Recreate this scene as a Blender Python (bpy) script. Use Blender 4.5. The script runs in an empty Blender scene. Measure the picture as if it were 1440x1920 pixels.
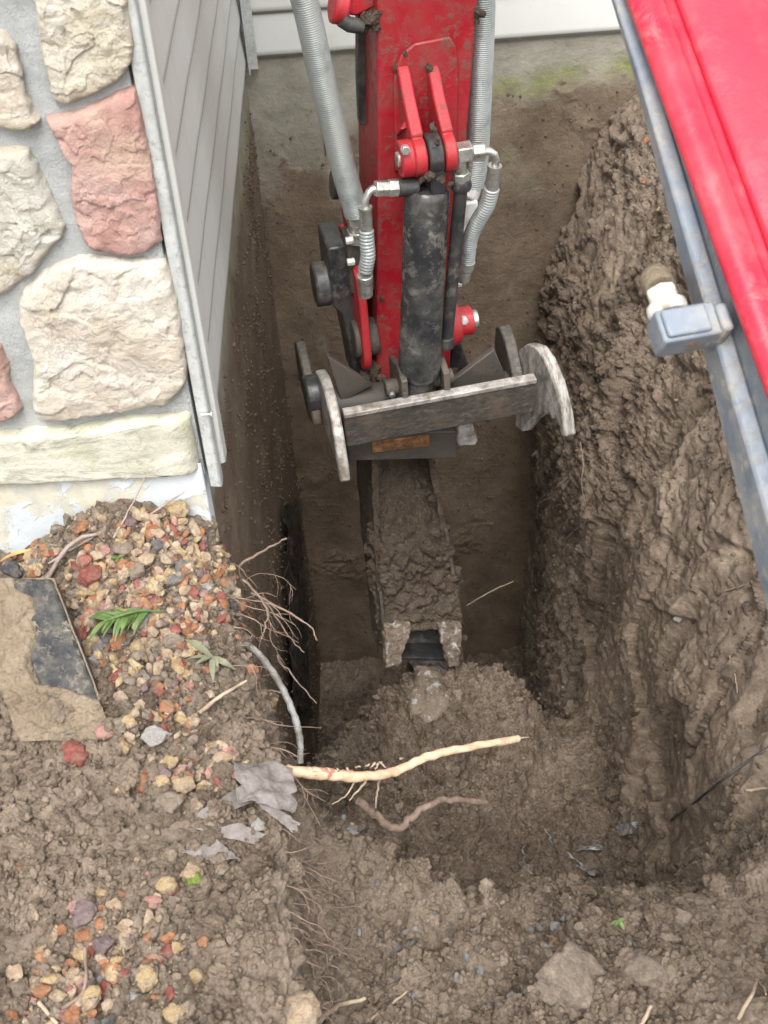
import bpy, math, random
import numpy as np
from mathutils import Vector, Matrix
from mathutils.bvhtree import BVHTree

random.seed(7)
rng = np.random.default_rng(7)
scene = bpy.context.scene
COL = scene.collection
PI = math.pi
R = math.radians

# ------------------------------------------------------------------ camera
H_EYE, PITCH, ROLL, FPX = 1.65, R(41.3), R(4.1), 2400.0
cam_d = bpy.data.cameras.new("camera")
cam = bpy.data.objects.new("camera", cam_d)
COL.objects.link(cam)
scene.camera = cam
cam_d.sensor_fit = 'VERTICAL'
cam_d.sensor_height = 24.0
cam_d.lens = 24.0 * FPX / 1920.0
cam_d.clip_start = 0.02
cam_d.clip_end = 400
F_AX = Vector((0, math.cos(PITCH), -math.sin(PITCH)))
U0 = Vector((0, math.sin(PITCH), math.cos(PITCH)))
R0 = Vector((1, 0, 0))
R_AX = R0 * math.cos(ROLL) - U0 * math.sin(ROLL)
U_AX = R0 * math.sin(ROLL) + U0 * math.cos(ROLL)
cam.matrix_world = Matrix(((R_AX.x, U_AX.x, -F_AX.x, 0), (R_AX.y, U_AX.y, -F_AX.y, 0),
                           (R_AX.z, U_AX.z, -F_AX.z, H_EYE), (0, 0, 0, 1)))
EYE = Vector((0, 0, H_EYE))
cam_d.dof.use_dof = True
cam_d.dof.focus_distance = 2.7
cam_d.dof.aperture_fstop = 9.0

# ------------------------------------------------------------------ world, sun, exposure
world = bpy.data.worlds.new("World")
scene.world = world
world.use_nodes = True
wn, wl = world.node_tree.nodes, world.node_tree.links
wn.clear()
sky = wn.new('ShaderNodeTexSky')
sky.sky_type = 'NISHITA'
sky.sun_disc = False
SUN_EL, SUN_AZ = R(60), R(184)
sky.sun_elevation = SUN_EL
sky.sun_rotation = SUN_AZ
sky.dust_density = 3.0
hs = wn.new('ShaderNodeHueSaturation')
hs.inputs['Saturation'].default_value = 0.10
bg = wn.new('ShaderNodeBackground')
bg.inputs['Strength'].default_value = 0.15
wo = wn.new('ShaderNodeOutputWorld')
wl.new(sky.outputs[0], hs.inputs['Color'])
wl.new(hs.outputs[0], bg.inputs['Color'])
wl.new(bg.outputs[0], wo.inputs['Surface'])
sd = bpy.data.lights.new("sun", 'SUN')
sd.energy = 1.5
sd.angle = R(36)
sd.color = (1.0, 0.97, 0.93)
sun = bpy.data.objects.new("sun", sd)
COL.objects.link(sun)
sdir = Vector((math.sin(SUN_AZ) * math.cos(SUN_EL), math.cos(SUN_AZ) * math.cos(SUN_EL), math.sin(SUN_EL)))
sun.rotation_euler = sdir.to_track_quat('Z', 'Y').to_euler()
sun.location = sdir * 20
vs = scene.view_settings
vs.view_transform = 'Standard'
vs.look = 'None'
vs.exposure = 1.47
vs.gamma = 1.0
vs.use_curve_mapping = False
scene.cycles.max_bounces = 8
scene.cycles.diffuse_bounces = 4

# ------------------------------------------------------------------ measuring helpers
def ray(u, v):
    return R_AX * (u - 720) - U_AX * (v - 960) + F_AX * FPX

def P(u, v, x=None, y=None, z=None):
    d = ray(u, v)
    if y is not None: t = y / d.y
    elif x is not None: t = x / d.x
    else: t = (z - H_EYE) / d.z
    return EYE + d * t

YAW = R(10.5)
EO = Vector((0.13, 2.70, 0.0))
EX, EY = Vector((math.cos(YAW), math.sin(YAW), 0)), Vector((-math.sin(YAW), math.cos(YAW), 0))
def toL(p):
    q = p - EO
    return Vector((q.dot(EX), q.dot(EY), q.z))
def E(u, v, yl=None, xl=None, zl=None):
    d = ray(u, v)
    o, dl = toL(EYE), Vector((d.dot(EX), d.dot(EY), d.z))
    if yl is not None: t = (yl - o.y) / dl.y
    elif xl is not None: t = (xl - o.x) / dl.x
    else: t = (zl - o.z) / dl.z
    return o + dl * t

# ------------------------------------------------------------------ numpy noise
def _h(ix, iy, iz, s):
    n = (ix.astype(np.int64) * 374761393 + iy.astype(np.int64) * 668265263 + iz.astype(np.int64) * 2147483647 + s * 1274126177) & 0xFFFFFFFF
    n = ((n ^ (n >> 13)) * 1274126177) & 0xFFFFFFFF
    n = ((n ^ (n >> 16)) * 2246822519) & 0xFFFFFFFF
    n = n ^ (n >> 15)
    return (n & 0xFFFFFF).astype(np.float32) / 16777215.0

def vnoise(p, scale, s=0):
    q = p * np.float32(1.0 / scale)
    i = np.floor(q)
    f = (q - i).astype(np.float32)
    w = f * f * (3 - 2 * f)
    i = i.astype(np.int64)
    out = 0
    for dx in (0, 1):
        wx = w[:, 0] if dx else 1 - w[:, 0]
        for dy in (0, 1):
            wy = w[:, 1] if dy else 1 - w[:, 1]
            for dz in (0, 1):
                wz = w[:, 2] if dz else 1 - w[:, 2]
                out = out + wx * wy * wz * _h(i[:, 0] + dx, i[:, 1] + dy, i[:, 2] + dz, s)
    return out * 2 - 1

def fbm(p, scale, octv=4, s=0, gain=0.5):
    a, t, out = 1.0, 0.0, 0
    for k in range(octv):
        out = out + a * vnoise(p, scale / 2 ** k, s + 17 * k)
        t += a
        a *= gain
    return out / t

def clods(p, scale, s=0, rmin=0.35, rmax=0.75):
    """height of a layer of packed lumps of about the given size (0..~0.7)"""
    q = p * np.float32(1.0 / scale)
    b = np.floor(q - 0.5).astype(np.int64)
    out = np.zeros(len(p), np.float32)
    for dx in (0, 1):
        for dy in (0, 1):
            for dz in (0, 1):
                ix, iy, iz = b[:, 0] + dx, b[:, 1] + dy, b[:, 2] + dz
                cx = ix + 0.5 + (_h(ix, iy, iz, s) - .5) * .8
                cy = iy + 0.5 + (_h(ix, iy, iz, s + 1) - .5) * .8
                cz = iz + 0.5 + (_h(ix, iy, iz, s + 2) - .5) * .8
                r = rmin + (rmax - rmin) * _h(ix, iy, iz, s + 3)
                d2 = (q[:, 0] - cx) ** 2 + (q[:, 1] - cy) ** 2 + (q[:, 2] - cz) ** 2
                out = np.maximum(out, np.sqrt(np.maximum(0, r * r - d2)))
    return out

def facets(p, scale, s=0):
    """broken, flat-faced relief: each cell is a tilted plane"""
    q = p * np.float32(1.0 / scale)
    b = np.floor(q - 0.5).astype(np.int64)
    best = np.full(len(p), 9.0, np.float32)
    out = np.zeros(len(p), np.float32)
    for dx in (0, 1):
        for dy in (0, 1):
            for dz in (0, 1):
                ix, iy, iz = b[:, 0] + dx, b[:, 1] + dy, b[:, 2] + dz
                ox = q[:, 0] - (ix + .5 + (_h(ix, iy, iz, s) - .5) * .9)
                oy = q[:, 1] - (iy + .5 + (_h(ix, iy, iz, s + 1) - .5) * .9)
                oz = q[:, 2] - (iz + .5 + (_h(ix, iy, iz, s + 2) - .5) * .9)
                d2 = ox * ox + oy * oy + oz * oz
                h = (_h(ix, iy, iz, s + 4) - .5) * 1.2 * ox + (_h(ix, iy, iz, s + 5) - .5) * 1.2 * oz + (_h(ix, iy, iz, s + 6) - .5) * .5
                m = d2 < best
                out = np.where(m, h, out)
                best = np.minimum(best, d2)
    return out

def warp(p, scale, amt, s=50):
    return p + np.stack([vnoise(p, scale, s), vnoise(p, scale, s + 5), vnoise(p, scale, s + 9)], 1) * np.float32(amt)

def sstep(a, b, x):
    t = np.clip((x - a) / (b - a), 0, 1)
    return t * t * (3 - 2 * t)

# ------------------------------------------------------------------ materials
MATS = {}
class NT:
    def __init__(s, name):
        m = bpy.data.materials.new(name)
        m.use_nodes = True
        s.m, s.n, s.l = m, m.node_tree.nodes, m.node_tree.links
        s.bsdf = s.n['Principled BSDF']
        s.tc = s.n.new('ShaderNodeTexCoord')
        MATS[name] = m
    def noise(s, scale, detail=6, rough=.6, co=None, dist=0):
        t = s.n.new('ShaderNodeTexNoise')
        t.inputs['Scale'].default_value = scale
        t.inputs['Detail'].default_value = detail
        t.inputs['Roughness'].default_value = rough
        t.inputs['Distortion'].default_value = dist
        s.l.new(co or s.tc.outputs['Object'], t.inputs['Vector'])
        return t.outputs['Fac']
    def voro(s, scale, feat='F1', co=None, out='Distance'):
        t = s.n.new('ShaderNodeTexVoronoi')
        t.feature = feat
        t.inputs['Scale'].default_value = scale
        s.l.new(co or s.tc.outputs['Object'], t.inputs['Vector'])
        return t.outputs[out]
    def mapping(s, scale=(1, 1, 1), rot=(0, 0, 0)):
        t = s.n.new('ShaderNodeMapping')
        t.inputs['Scale'].default_value = scale
        t.inputs['Rotation'].default_value = rot
        s.l.new(s.tc.outputs['Object'], t.inputs['Vector'])
        return t.outputs[0]
    def ramp(s, fac, stops):
        t = s.n.new('ShaderNodeValToRGB')
        e = t.color_ramp.elements
        while len(e) < len(stops): e.new(0.5)
        for el, (p, c) in zip(e, stops):
            el.position = p
            el.color = (*c, 1) if isinstance(c, tuple) else (c, c, c, 1)
        s.l.new(fac, t.inputs[0])
        return t.outputs[0]
    def mix(s, fac, a, b, mode='MIX'):
        t = s.n.new('ShaderNodeMix')
        t.data_type = 'RGBA'
        t.blend_type = mode
        for sock, val in ((t.inputs[0], fac), (t.inputs[6], a), (t.inputs[7], b)):
            if hasattr(val, 'links') or hasattr(val, 'is_linked'): s.l.new(val, sock)
            elif isinstance(val, tuple): sock.default_value = (*val, 1)
            else: sock.default_value = val
        return t.outputs[2]
    def math(s, op, a, b=0.0, clamp=False):
        t = s.n.new('ShaderNodeMath')
        t.operation = op
        t.use_clamp = clamp
        for sock, val in ((t.inputs[0], a), (t.inputs[1], b)):
            if hasattr(val, 'is_linked'): s.l.new(val, sock)
            else: sock.default_value = val
        return t.outputs[0]
    def attr(s, name):
        t = s.n.new('ShaderNodeAttribute')
        t.attribute_name = name
        return t
    def geo(s, out='Position'):
        return s.n.new('ShaderNodeNewGeometry').outputs[out]
    def sep(s, vec):
        t = s.n.new('ShaderNodeSeparateXYZ')
        s.l.new(vec, t.inputs[0])
        return t.outputs
    def bump(s, h, strength=.5, dist=.002, prev=None):
        t = s.n.new('ShaderNodeBump')
        t.inputs['Strength'].default_value = strength
        t.inputs['Distance'].default_value = dist
        s.l.new(h, t.inputs['Height'])
        if prev is not None: s.l.new(prev, t.inputs['Normal'])
        return t.outputs[0]
    def done(s, color, rough=.8, normal=None, metal=0.0, spec=None):
        for key, val in (('Base Color', color), ('Roughness', rough), ('Metallic', metal), ('Specular IOR Level', spec)):
            if val is None: continue
            if hasattr(val, 'is_linked'): s.l.new(val, s.bsdf.inputs[key])
            elif isinstance(val, tuple): s.bsdf.inputs[key].default_value = (*val, 1)
            else: s.bsdf.inputs[key].default_value = val
        if normal is not None: s.l.new(normal, s.bsdf.inputs['Normal'])
        return s.m

SOIL_A, SOIL_B, SOIL_C = (.066, .047, .032), (.212, .160, .115), (.385, .303, .228)
def soil_colour(t, co=None):
    n1 = t.noise(3.0, 5, .6, co)
    n2 = t.noise(28, 6, .7, co)
    n3 = t.noise(160, 3, .6, co)
    f = t.math('ADD', t.math('MULTIPLY', n1, .45), t.math('ADD', t.math('MULTIPLY', n2, .35), t.math('MULTIPLY', n3, .2)))
    c = t.ramp(f, [(.38, SOIL_A), (.5, SOIL_B), (.62, SOIL_C)])
    w = t.n.new('ShaderNodeTexNoise')
    w.inputs['Scale'].default_value = 60
    t.l.new(co or t.tc.outputs['Object'], w.inputs['Vector'])
    va = t.n.new('ShaderNodeVectorMath')
    va.operation = 'MULTIPLY_ADD'
    t.l.new(w.outputs['Color'], va.inputs[0])
    va.inputs[1].default_value = (.012, .012, .012)
    t.l.new(co or t.tc.outputs['Object'], va.inputs[2])
    cc = t.voro(95, 'F1', va.outputs[0], 'Color')
    cs_ = t.sep(cc)
    c = t.mix(t.math('MULTIPLY', cs_[0], .45), c, t.mix(.5, c, SOIL_C))
    c = t.mix(t.math('MULTIPLY', cs_[1], .4), c, t.mix(.6, c, SOIL_A))
    return c
def soil_bump(t, k=1.0, co=None, rg=None):
    h1, h2 = t.noise(60, 9, .75, co), t.voro(150, 'F1', co)
    if rg is not None: h1, h2 = t.math('MULTIPLY', h1, rg), t.math('MULTIPLY', h2, rg)
    b = t.bump(h1, 1.0 * k, .018)
    b = t.bump(h2, .8 * k, -.007, b)
    return t.bump(t.noise(420, 5, .75, co), .9 * k, .0045, b)

t = NT('soil')
c = soil_colour(t)
dry = t.attr('dry').outputs['Fac']
c = t.mix(dry, c, t.mix(.5, c, (.42, .345, .27)))
sp = t.ramp(t.voro(140, 'F1', None, 'Color'), [(.955, 0.0), (.97, 1.0)])
c = t.mix(t.math('MULTIPLY', sp, .5), c, (.40, .34, .27))
t.done(c, t.ramp(t.noise(14, 4), [(.3, .62), (.7, .95)]), soil_bump(t, 1.0, None, t.attr('rgh').outputs['Fac']), spec=.3)

t = NT('clod')
wp = t.geo()
c = soil_colour(t, wp)
oi = t.n.new('ShaderNodeObjectInfo').outputs['Random']
c = t.mix(t.math('MULTIPLY', t.math('POWER', oi, 2.0), .55), c, (.36, .29, .222))
c = t.mix(t.math('MULTIPLY', t.math('SUBTRACT', 1.0, oi), .35), c, (.085, .062, .045))
t.done(c, .9, soil_bump(t, .8, wp), spec=.25)

t = NT('mud_crumb')
wp = t.geo()
c = t.ramp(t.noise(6, 6, .65, wp), [(.3, (.066, .047, .031)), (.7, (.125, .092, .062))])
t.done(c, .8, t.bump(t.noise(300, 4, .7, wp), .7, .003), spec=.3)

t = NT('foundation')
g = t.sep(t.tc.outputs['Object'])
mud = t.attr('mud').outputs['Fac']
con = t.ramp(t.noise(9, 8, .65), [(.3, (.21, .195, .155)), (.55, (.30, .282, .23)), (.75, (.385, .365, .305))])
pits = t.ramp(t.voro(85), [(.05, 0.0), (.12, 1.0)])
con = t.mix(t.math('MULTIPLY', t.math('SUBTRACT', 1.0, pits), .5), con, (.11, .095, .07))
moss = t.attr('moss').outputs['Fac']
con = t.mix(moss, con, t.ramp(t.noise(40, 5), [(.35, (.16, .15, .07)), (.6, (.20, .23, .05)), (.75, (.31, .30, .12))]))
mc = t.mix(.7, soil_colour(t), t.ramp(t.noise(6, 6, .65), [(.3, (.082, .058, .037)), (.7, (.168, .122, .082))]))
c = t.mix(mud, con, mc)
b = t.bump(t.noise(45, 8, .72), .8, .009)
b = t.bump(t.noise(300, 4, .7), .7, .003, b)
rg = t.mix(mud, (.85, .85, .85), t.ramp(t.noise(5, 4), [(.35, (.45,) * 3), (.65, (.8,) * 3)]))
t.done(c, rg, b, spec=.35)

t = NT('vinyl')
c = t.ramp(t.noise(2.5, 4), [(.3, (.50, .505, .48)), (.7, (.565, .567, .54))])
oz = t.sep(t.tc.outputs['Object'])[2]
lap_shadow = t.ramp(oz, [(.009, 1.0), (.024, 0.0)])  # shadow line of each lap painted into the board colour, with some edge grime
c = t.mix(t.math('MULTIPLY', lap_shadow, .92), c, (.17, .165, .14))
sm = t.ramp(t.noise(1, 7, .72, t.mapping((60, 60, 14))), [(.56, 0.0), (.72, 1.0)])
g = t.sep(t.geo())
low = t.ramp(g[2], [(.0, 0.0), (1.0, 1.0)])
lowz = t.n.new('ShaderNodeMapRange')
lowz.inputs['From Min'].default_value = .34
lowz.inputs['From Max'].default_value = .12
t.l.new(g[2], lowz.inputs['Value'])
nearh = t.n.new('ShaderNodeMapRange')
nearh.inputs['From Min'].default_value = 2.7
nearh.inputs['From Max'].default_value = 2.1
t.l.new(g[1], nearh.inputs['Value'])
fac = t.math('MULTIPLY', t.math('MULTIPLY', lowz.outputs[0], nearh.outputs[0], True), t.math('ADD', sm, .12))
c = t.mix(fac, c, (.17, .145, .11))
spk = t.ramp(t.voro(55), [(.035, 1.0), (.06, 0.0)])
c = t.mix(t.math('MULTIPLY', spk, .6), c, (.16, .13, .10))
al = t.ramp(t.noise(7, 5), [(.55, 0.0), (.75, .35)])
c = t.mix(al, c, (.42, .44, .33))
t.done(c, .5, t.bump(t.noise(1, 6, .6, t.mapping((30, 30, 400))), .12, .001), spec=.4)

t = NT('trim_dirty')
c = t.ramp(t.noise(18, 7, .7), [(.35, (.31, .325, .315)), (.6, (.42, .435, .425))])
c = t.mix(t.ramp(t.noise(90, 5, .7), [(.52, 0.0), (.68, .75)]), c, (.22, .215, .165))
t.done(c, .65, t.bump(t.noise(150, 5), .3, .001))

def stone_mat(name, c0, c1, c2, tint=None):
    t = NT(name)
    c = t.ramp(t.noise(9, 8, .65), [(.3, c0), (.5, c1), (.7, c2)])
    if tint: c = t.mix(t.ramp(t.noise(6, 5, .6, None, 1.0), [(.5, 0.0), (.72, .8)]), c, tint)
    c = t.mix(t.ramp(t.noise(60, 5, .7), [(.6, 0.0), (.78, .45)]), c, tuple(x * .55 for x in c0))
    b = t.bump(t.noise(30, 10, .72, None, .3), 1.0, .022)
    b = t.bump(t.noise(240, 6, .75), .9, .004, b)
    t.done(c, .9, b, spec=.25)
stone_mat('stone_cream', (.54, .48, .36), (.70, .64, .52), (.78, .74, .66), (.64, .56, .34))
stone_mat('stone_pink', (.50, .27, .23), (.60, .38, .33), (.68, .51, .46), (.64, .46, .36))
stone_mat('stone_white', (.48, .45, .39), (.64, .61, .53), (.74, .72, .66), (.60, .49, .32))
stone_mat('stone_tan', (.57, .49, .39), (.74, .67, .57), (.81, .77, .69), (.70, .59, .45))
t = NT('ledge_stone')
c = t.ramp(t.noise(10, 8, .65), [(.3, (.34, .325, .255)), (.55, (.47, .455, .375)), (.75, (.56, .55, .485))])
c = t.mix(t.ramp(t.noise(7, 6, .7), [(.52, 0.0), (.72, .55)]), c, (.36, .38, .20))
c = t.mix(t.ramp(t.noise(34, 7, .75, None, 1.5), [(.56, 0.0), (.68, .7)]), c, (.20, .17, .12))
t.done(c, .92, t.bump(t.noise(220, 5, .7), .5, .002, t.bump(t.noise(38, 9, .7), .7, .007)), spec=.2)
t = NT('mortar')
c = t.ramp(t.noise(20, 8, .65), [(.3, (.47, .49, .485)), (.7, (.60, .615, .605))])
c = t.mix(t.ramp(t.noise(9, 7, .7), [(.5, 0.0), (.72, .35)]), c, (.40, .39, .34))
t.done(c, .95, t.bump(t.noise(260, 5, .75), 1.0, .005, t.bump(t.noise(50, 9, .75), 1.0, .012)), spec=.2)
t = NT('painted_base')
c = t.ramp(t.noise(8, 7, .65), [(.3, (.42, .455, .475)), (.65, (.53, .565, .585))])
fl = t.ramp(t.noise(9, 9, .62, None, .6), [(.53, 0.0), (.56, 1.0)])
c = t.mix(fl, c, t.ramp(t.noise(30, 5), [(.4, (.42, .41, .36)), (.65, (.54, .50, .40))]))
c = t.mix(t.ramp(t.noise(5, 5), [(.58, 0.0), (.72, .6)]), c, (.50, .42, .27))
t.done(c, .85, t.bump(fl, .5, -.002, t.bump(t.noise(120, 6, .7), .4, .003)), spec=.3)

def paint(name, base, dirt_amt=.5, rough=.35, dirt=(.14, .105, .075), fade=None, spec=.5, scale=1.0):
    t = NT(name)
    c = t.mix(t.ramp(t.noise(5 * scale, 6, .6), [(.35, 0.0), (.7, .5)]), base, fade or tuple(min(1, x * 1.35 + .01) for x in base))
    d = t.math('MULTIPLY', t.ramp(t.noise(26 * scale, 9, .72, None, .4), [(.50, 0.0), (.62, 1.0)]), t.ramp(t.noise(7 * scale, 4), [(.38, 0.0), (.68, 1.0)]))
    d = t.math('MULTIPLY', d, dirt_amt * 1.6, True)
    film = t.math('MULTIPLY', t.ramp(t.noise(11 * scale, 6, .65), [(.4, 0.0), (.75, 1.0)]), dirt_amt * .5)
    c = t.mix(film, c, dirt)
    c = t.mix(d, c, tuple(x * .8 for x in dirt))
    sc = t.ramp(t.noise(1, 5, .7, t.mapping((160 * scale, 160 * scale, 14 * scale), (.4, .2, .5))), [(.68, 0.0), (.74, .45)])
    c = t.mix(t.math('MULTIPLY', sc, dirt_amt), c, (.50, .46, .42))
    r = t.math('ADD', t.math('MULTIPLY', d, .45), t.math('ADD', rough, t.math('MULTIPLY', film, .4)), True)
    t.done(c, r, t.bump(t.math('ADD', d, t.math('MULTIPLY', t.noise(200, 4), .25)), .35, .0025), spec=spec)
paint('red_paint', (.30, .007, .016), .75, .33, scale=1.4)
paint('red_lug', (.42, .009, .022), .60, .38, fade=(.50, .04, .045), scale=1.5)
paint('red_boom', (.40, .009, .030), .08, .28, fade=(.52, .035, .06), dirt=(.42, .30, .26), scale=.8)
paint('red_lip', (.38, .006, .026), .25, .30, dirt=(.40, .30, .26), scale=.9)
paint('black_paint', (.020, .021, .023), .45, .30, dirt=(.20, .175, .145), scale=1.3)
paint('black_gloss', (.016, .017, .019), .55, .22, dirt=(.26, .24, .205), scale=1.2)
paint('blue_steel', (.11, .135, .17), 1.0, .48, dirt=(.38, .345, .29), fade=(.22, .25, .29), scale=1.9)
paint('plate_bar', (.016, .018, .021), .62, .62, dirt=(.28, .245, .19), scale=3.2, spec=.2)
paint('muddy_steel', (.050, .045, .038), .9, .55, dirt=(.115, .085, .060))
t = NT('worn_steel')
c = t.ramp(t.noise(30, 8, .7), [(.3, (.17, .15, .125)), (.5, (.42, .395, .365)), (.7, (.66, .63, .60))])
c = t.mix(t.ramp(t.noise(16, 7, .75), [(.46, 0.0), (.62, .85)]), c, (.17, .127, .09))
t.done(c, .5, t.bump(t.noise(1, 7, .7, t.mapping((160, 160, 50))), .5, .003), metal=.35)
t = NT('scraped_steel')
st = t.noise(1, 7, .7, t.mapping((90, 30, 18), (.5, 0, 0)))
c = t.ramp(st, [(.33, (.10, .092, .08)), (.47, (.25, .225, .195)), (.60, (.42, .395, .365)), (.75, (.56, .54, .51))])
t.done(c, .55, t.bump(st, .6, .003), metal=.25)
t = NT('dark_scraped')
st = t.noise(1, 9, .8, t.mapping((45, 70, 110), (.2, .1, .3)))
c = t.ramp(st, [(.36, (.026, .024, .021)), (.55, (.070, .060, .050)), (.75, (.22, .20, .175))])
c = t.mix(t.ramp(t.noise(12, 6, .7), [(.48, 0.0), (.66, .8)]), c, (.12, .088, .062))
t.done(c, .5, t.bump(st, .6, .003))
t = NT('rust')
c = t.ramp(t.noise(28, 8, .7), [(.35, (.05, .030, .018)), (.5, (.16, .075, .03)), (.66, (.34, .165, .065))])
t.done(c, .85, t.bump(t.noise(80, 7, .7), .6, .004))
t = NT('hose')
c = t.ramp(t.noise(16, 7, .7), [(.3, (.20, .215, .20)), (.5, (.37, .395, .385)), (.7, (.50, .525, .52))])
c = t.mix(t.ramp(t.noise(8, 6, .7), [(.5, 0.0), (.7, .6)]), c, (.19, .17, .13))
t.done(c, .42, None, metal=.35)
t = NT('zinc')
c = t.ramp(t.noise(40, 6, .65), [(.3, (.36, .36, .31)), (.65, (.66, .67, .63))])
c = t.mix(t.ramp(t.noise(60, 5, .7), [(.53, 0.0), (.68, .7)]), c, (.19, .155, .11))
t.done(c, .33, None, metal=.75)
t = NT('white_metal')
t.done(t.ramp(t.noise(30, 5), [(.35, (.42, .40, .35)), (.6, (.66, .66, .64))]), .4, None, metal=.1)
t = NT('fitting_white')
t.done(t.ramp(t.noise(45, 7, .7), [(.38, (.26, .22, .17)), (.52, (.50, .48, .44)), (.7, (.62, .61, .58))]), .5, t.bump(t.noise(90, 5), .4, .002))
t = NT('rubber')
t.done(t.ramp(t.noise(20, 5), [(.4, (.018, .018, .019)), (.75, (.10, .09, .08))]), .5)
t = NT('mud_wet')
c = t.mix(.6, soil_colour(t), (.075, .054, .037))
t.done(c, t.ramp(t.noise(12, 4), [(.35, .4), (.65, .8)]), soil_bump(t, .9), spec=.4)
t = NT('mud_dry')
c = t.ramp(t.noise(14, 8, .65), [(.3, (.24, .185, .125)), (.65, (.37, .295, .21))])
t.done(c, .92, soil_bump(t, .9), spec=.25)

t = NT('smeared_clay')
c = t.mix(.4, soil_colour(t), (.11, .082, .058))
c = t.mix(t.ramp(t.noise(1, 6, .7, t.mapping((40, 40, 12), (.3, .5, 0))), [(.54, 0.0), (.64, .8)]), c, (.46, .46, .44))
t.done(c, .55, soil_bump(t, .5))

def lava(name, a, b, c3):
    t = NT(name)
    n = t.noise(55, 7, .7)
    c = t.ramp(n, [(.32, a), (.5, b), (.68, c3)])
    c = t.mix(t.ramp(t.noise(48, 7, .75), [(.46, 0.06), (.66, .82)]), c, (.19, .142, .105))
    t.done(c, .9, t.bump(t.noise(130, 8, .78), 1.0, .010), spec=.25)
lava('rock_red', (.17, .045, .037), (.33, .095, .075), (.44, .19, .15))
lava('rock_rust', (.25, .090, .042), (.43, .19, .095), (.54, .32, .19))
lava('rock_yellow', (.34, .22, .11), (.54, .40, .22), (.66, .55, .37))
lava('rock_tan', (.32, .22, .14), (.52, .39, .27), (.64, .54, .42))
lava('rock_grey', (.09, .095, .10), (.20, .205, .205), (.36, .36, .35))
lava('rock_purple', (.12, .085, .095), (.24, .175, .185), (.34, .27, .27))
lava('rock_pink', (.34, .15, .13), (.52, .28, .24), (.62, .42, .36))
lava('rock_white', (.24, .23, .21), (.40, .39, .37), (.56, .55, .53))
lava('rock_dark', (.035, .038, .045), (.08, .085, .095), (.17, .175, .18))
lava('rock_soil', (.16, .126, .095), (.29, .235, .185), (.42, .355, .285))
lava('rock_moss', (.32, .22, .14), (.50, .37, .24), (.60, .48, .34))
mm = NT('moss_green')
mm.done(mm.ramp(mm.noise(120, 5), [(.3, (.06, .085, .012)), (.7, (.16, .21, .035))]), .9, mm.bump(mm.noise(300, 5), 1.0, .004))
t = NT('bark_peeled')
c = t.ramp(t.noise(1, 6, .6, t.mapping((20, 90, 90))), [(.3, (.38, .25, .15)), (.55, (.53, .38, .25)), (.75, (.62, .49, .35))])
c = t.mix(t.ramp(t.noise(30, 6, .7), [(.5, 0.0), (.66, .75)]), c, (.28, .19, .13))
t.done(c, .75, t.bump(t.noise(120, 5), .5, .002))
t = NT('bark_root')
c = t.ramp(t.noise(50, 6, .7), [(.3, (.10, .070, .050)), (.55, (.20, .14, .105)), (.75, (.30, .22, .17))])
t.done(c, .85, t.bump(t.noise(180, 5), .5, .002))
t = NT('root_red')
t.done(t.ramp(t.noise(60, 5, .7), [(.40, (.34, .22, .15)), (.62, (.36, .09, .075))]), .6)
t = NT('root_pale')
t.done(t.ramp(t.noise(40, 5, .7), [(.3, (.20, .145, .10)), (.7, (.42, .33, .24))]), .8)
t = NT('cable_grey')
t.done(t.ramp(t.noise(30, 6, .7), [(.35, (.11, .095, .075)), (.6, (.235, .24, .23))]), .6)
t = NT('twig')
t.done(t.ramp(t.noise(40, 6, .7), [(.3, (.16, .125, .11)), (.7, (.36, .29, .26))]), .8)
t = NT('leaf_green')
t.done(t.ramp(t.noise(50, 4), [(.3, (.045, .085, .020)), (.7, (.12, .185, .055))]), .5)
t = NT('leaf_wilted')
t.done(t.ramp(t.noise(40, 4), [(.3, (.085, .09, .05)), (.7, (.19, .19, .125))]), .6)
t = NT('fern_dry')
t.done(t.ramp(t.noise(40, 4), [(.3, (.42, .20, .06)), (.7, (.60, .38, .16))]), .8)
t = NT('fabric')
c = t.ramp(t.noise(25, 7, .7), [(.3, (.085, .072, .064)), (.65, (.19, .165, .155))])
t.done(c, .85, t.bump(t.noise(500, 3), .4, .001))
t = NT('plastic_film')
c = t.ramp(t.noise(22, 7, .7), [(.34, (.07, .062, .054)), (.5, (.24, .235, .23)), (.66, (.58, .59, .59))])
t.done(c, .2, t.bump(t.noise(60, 5), .5, .004))
t = NT('black_membrane')
c = t.ramp(t.noise(28, 7, .75), [(.4, (.012, .012, .013)), (.6, (.05, .042, .034)), (.75, (.16, .155, .15))])
t.done(c, .3, t.bump(t.noise(40, 7), .8, .008))

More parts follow.
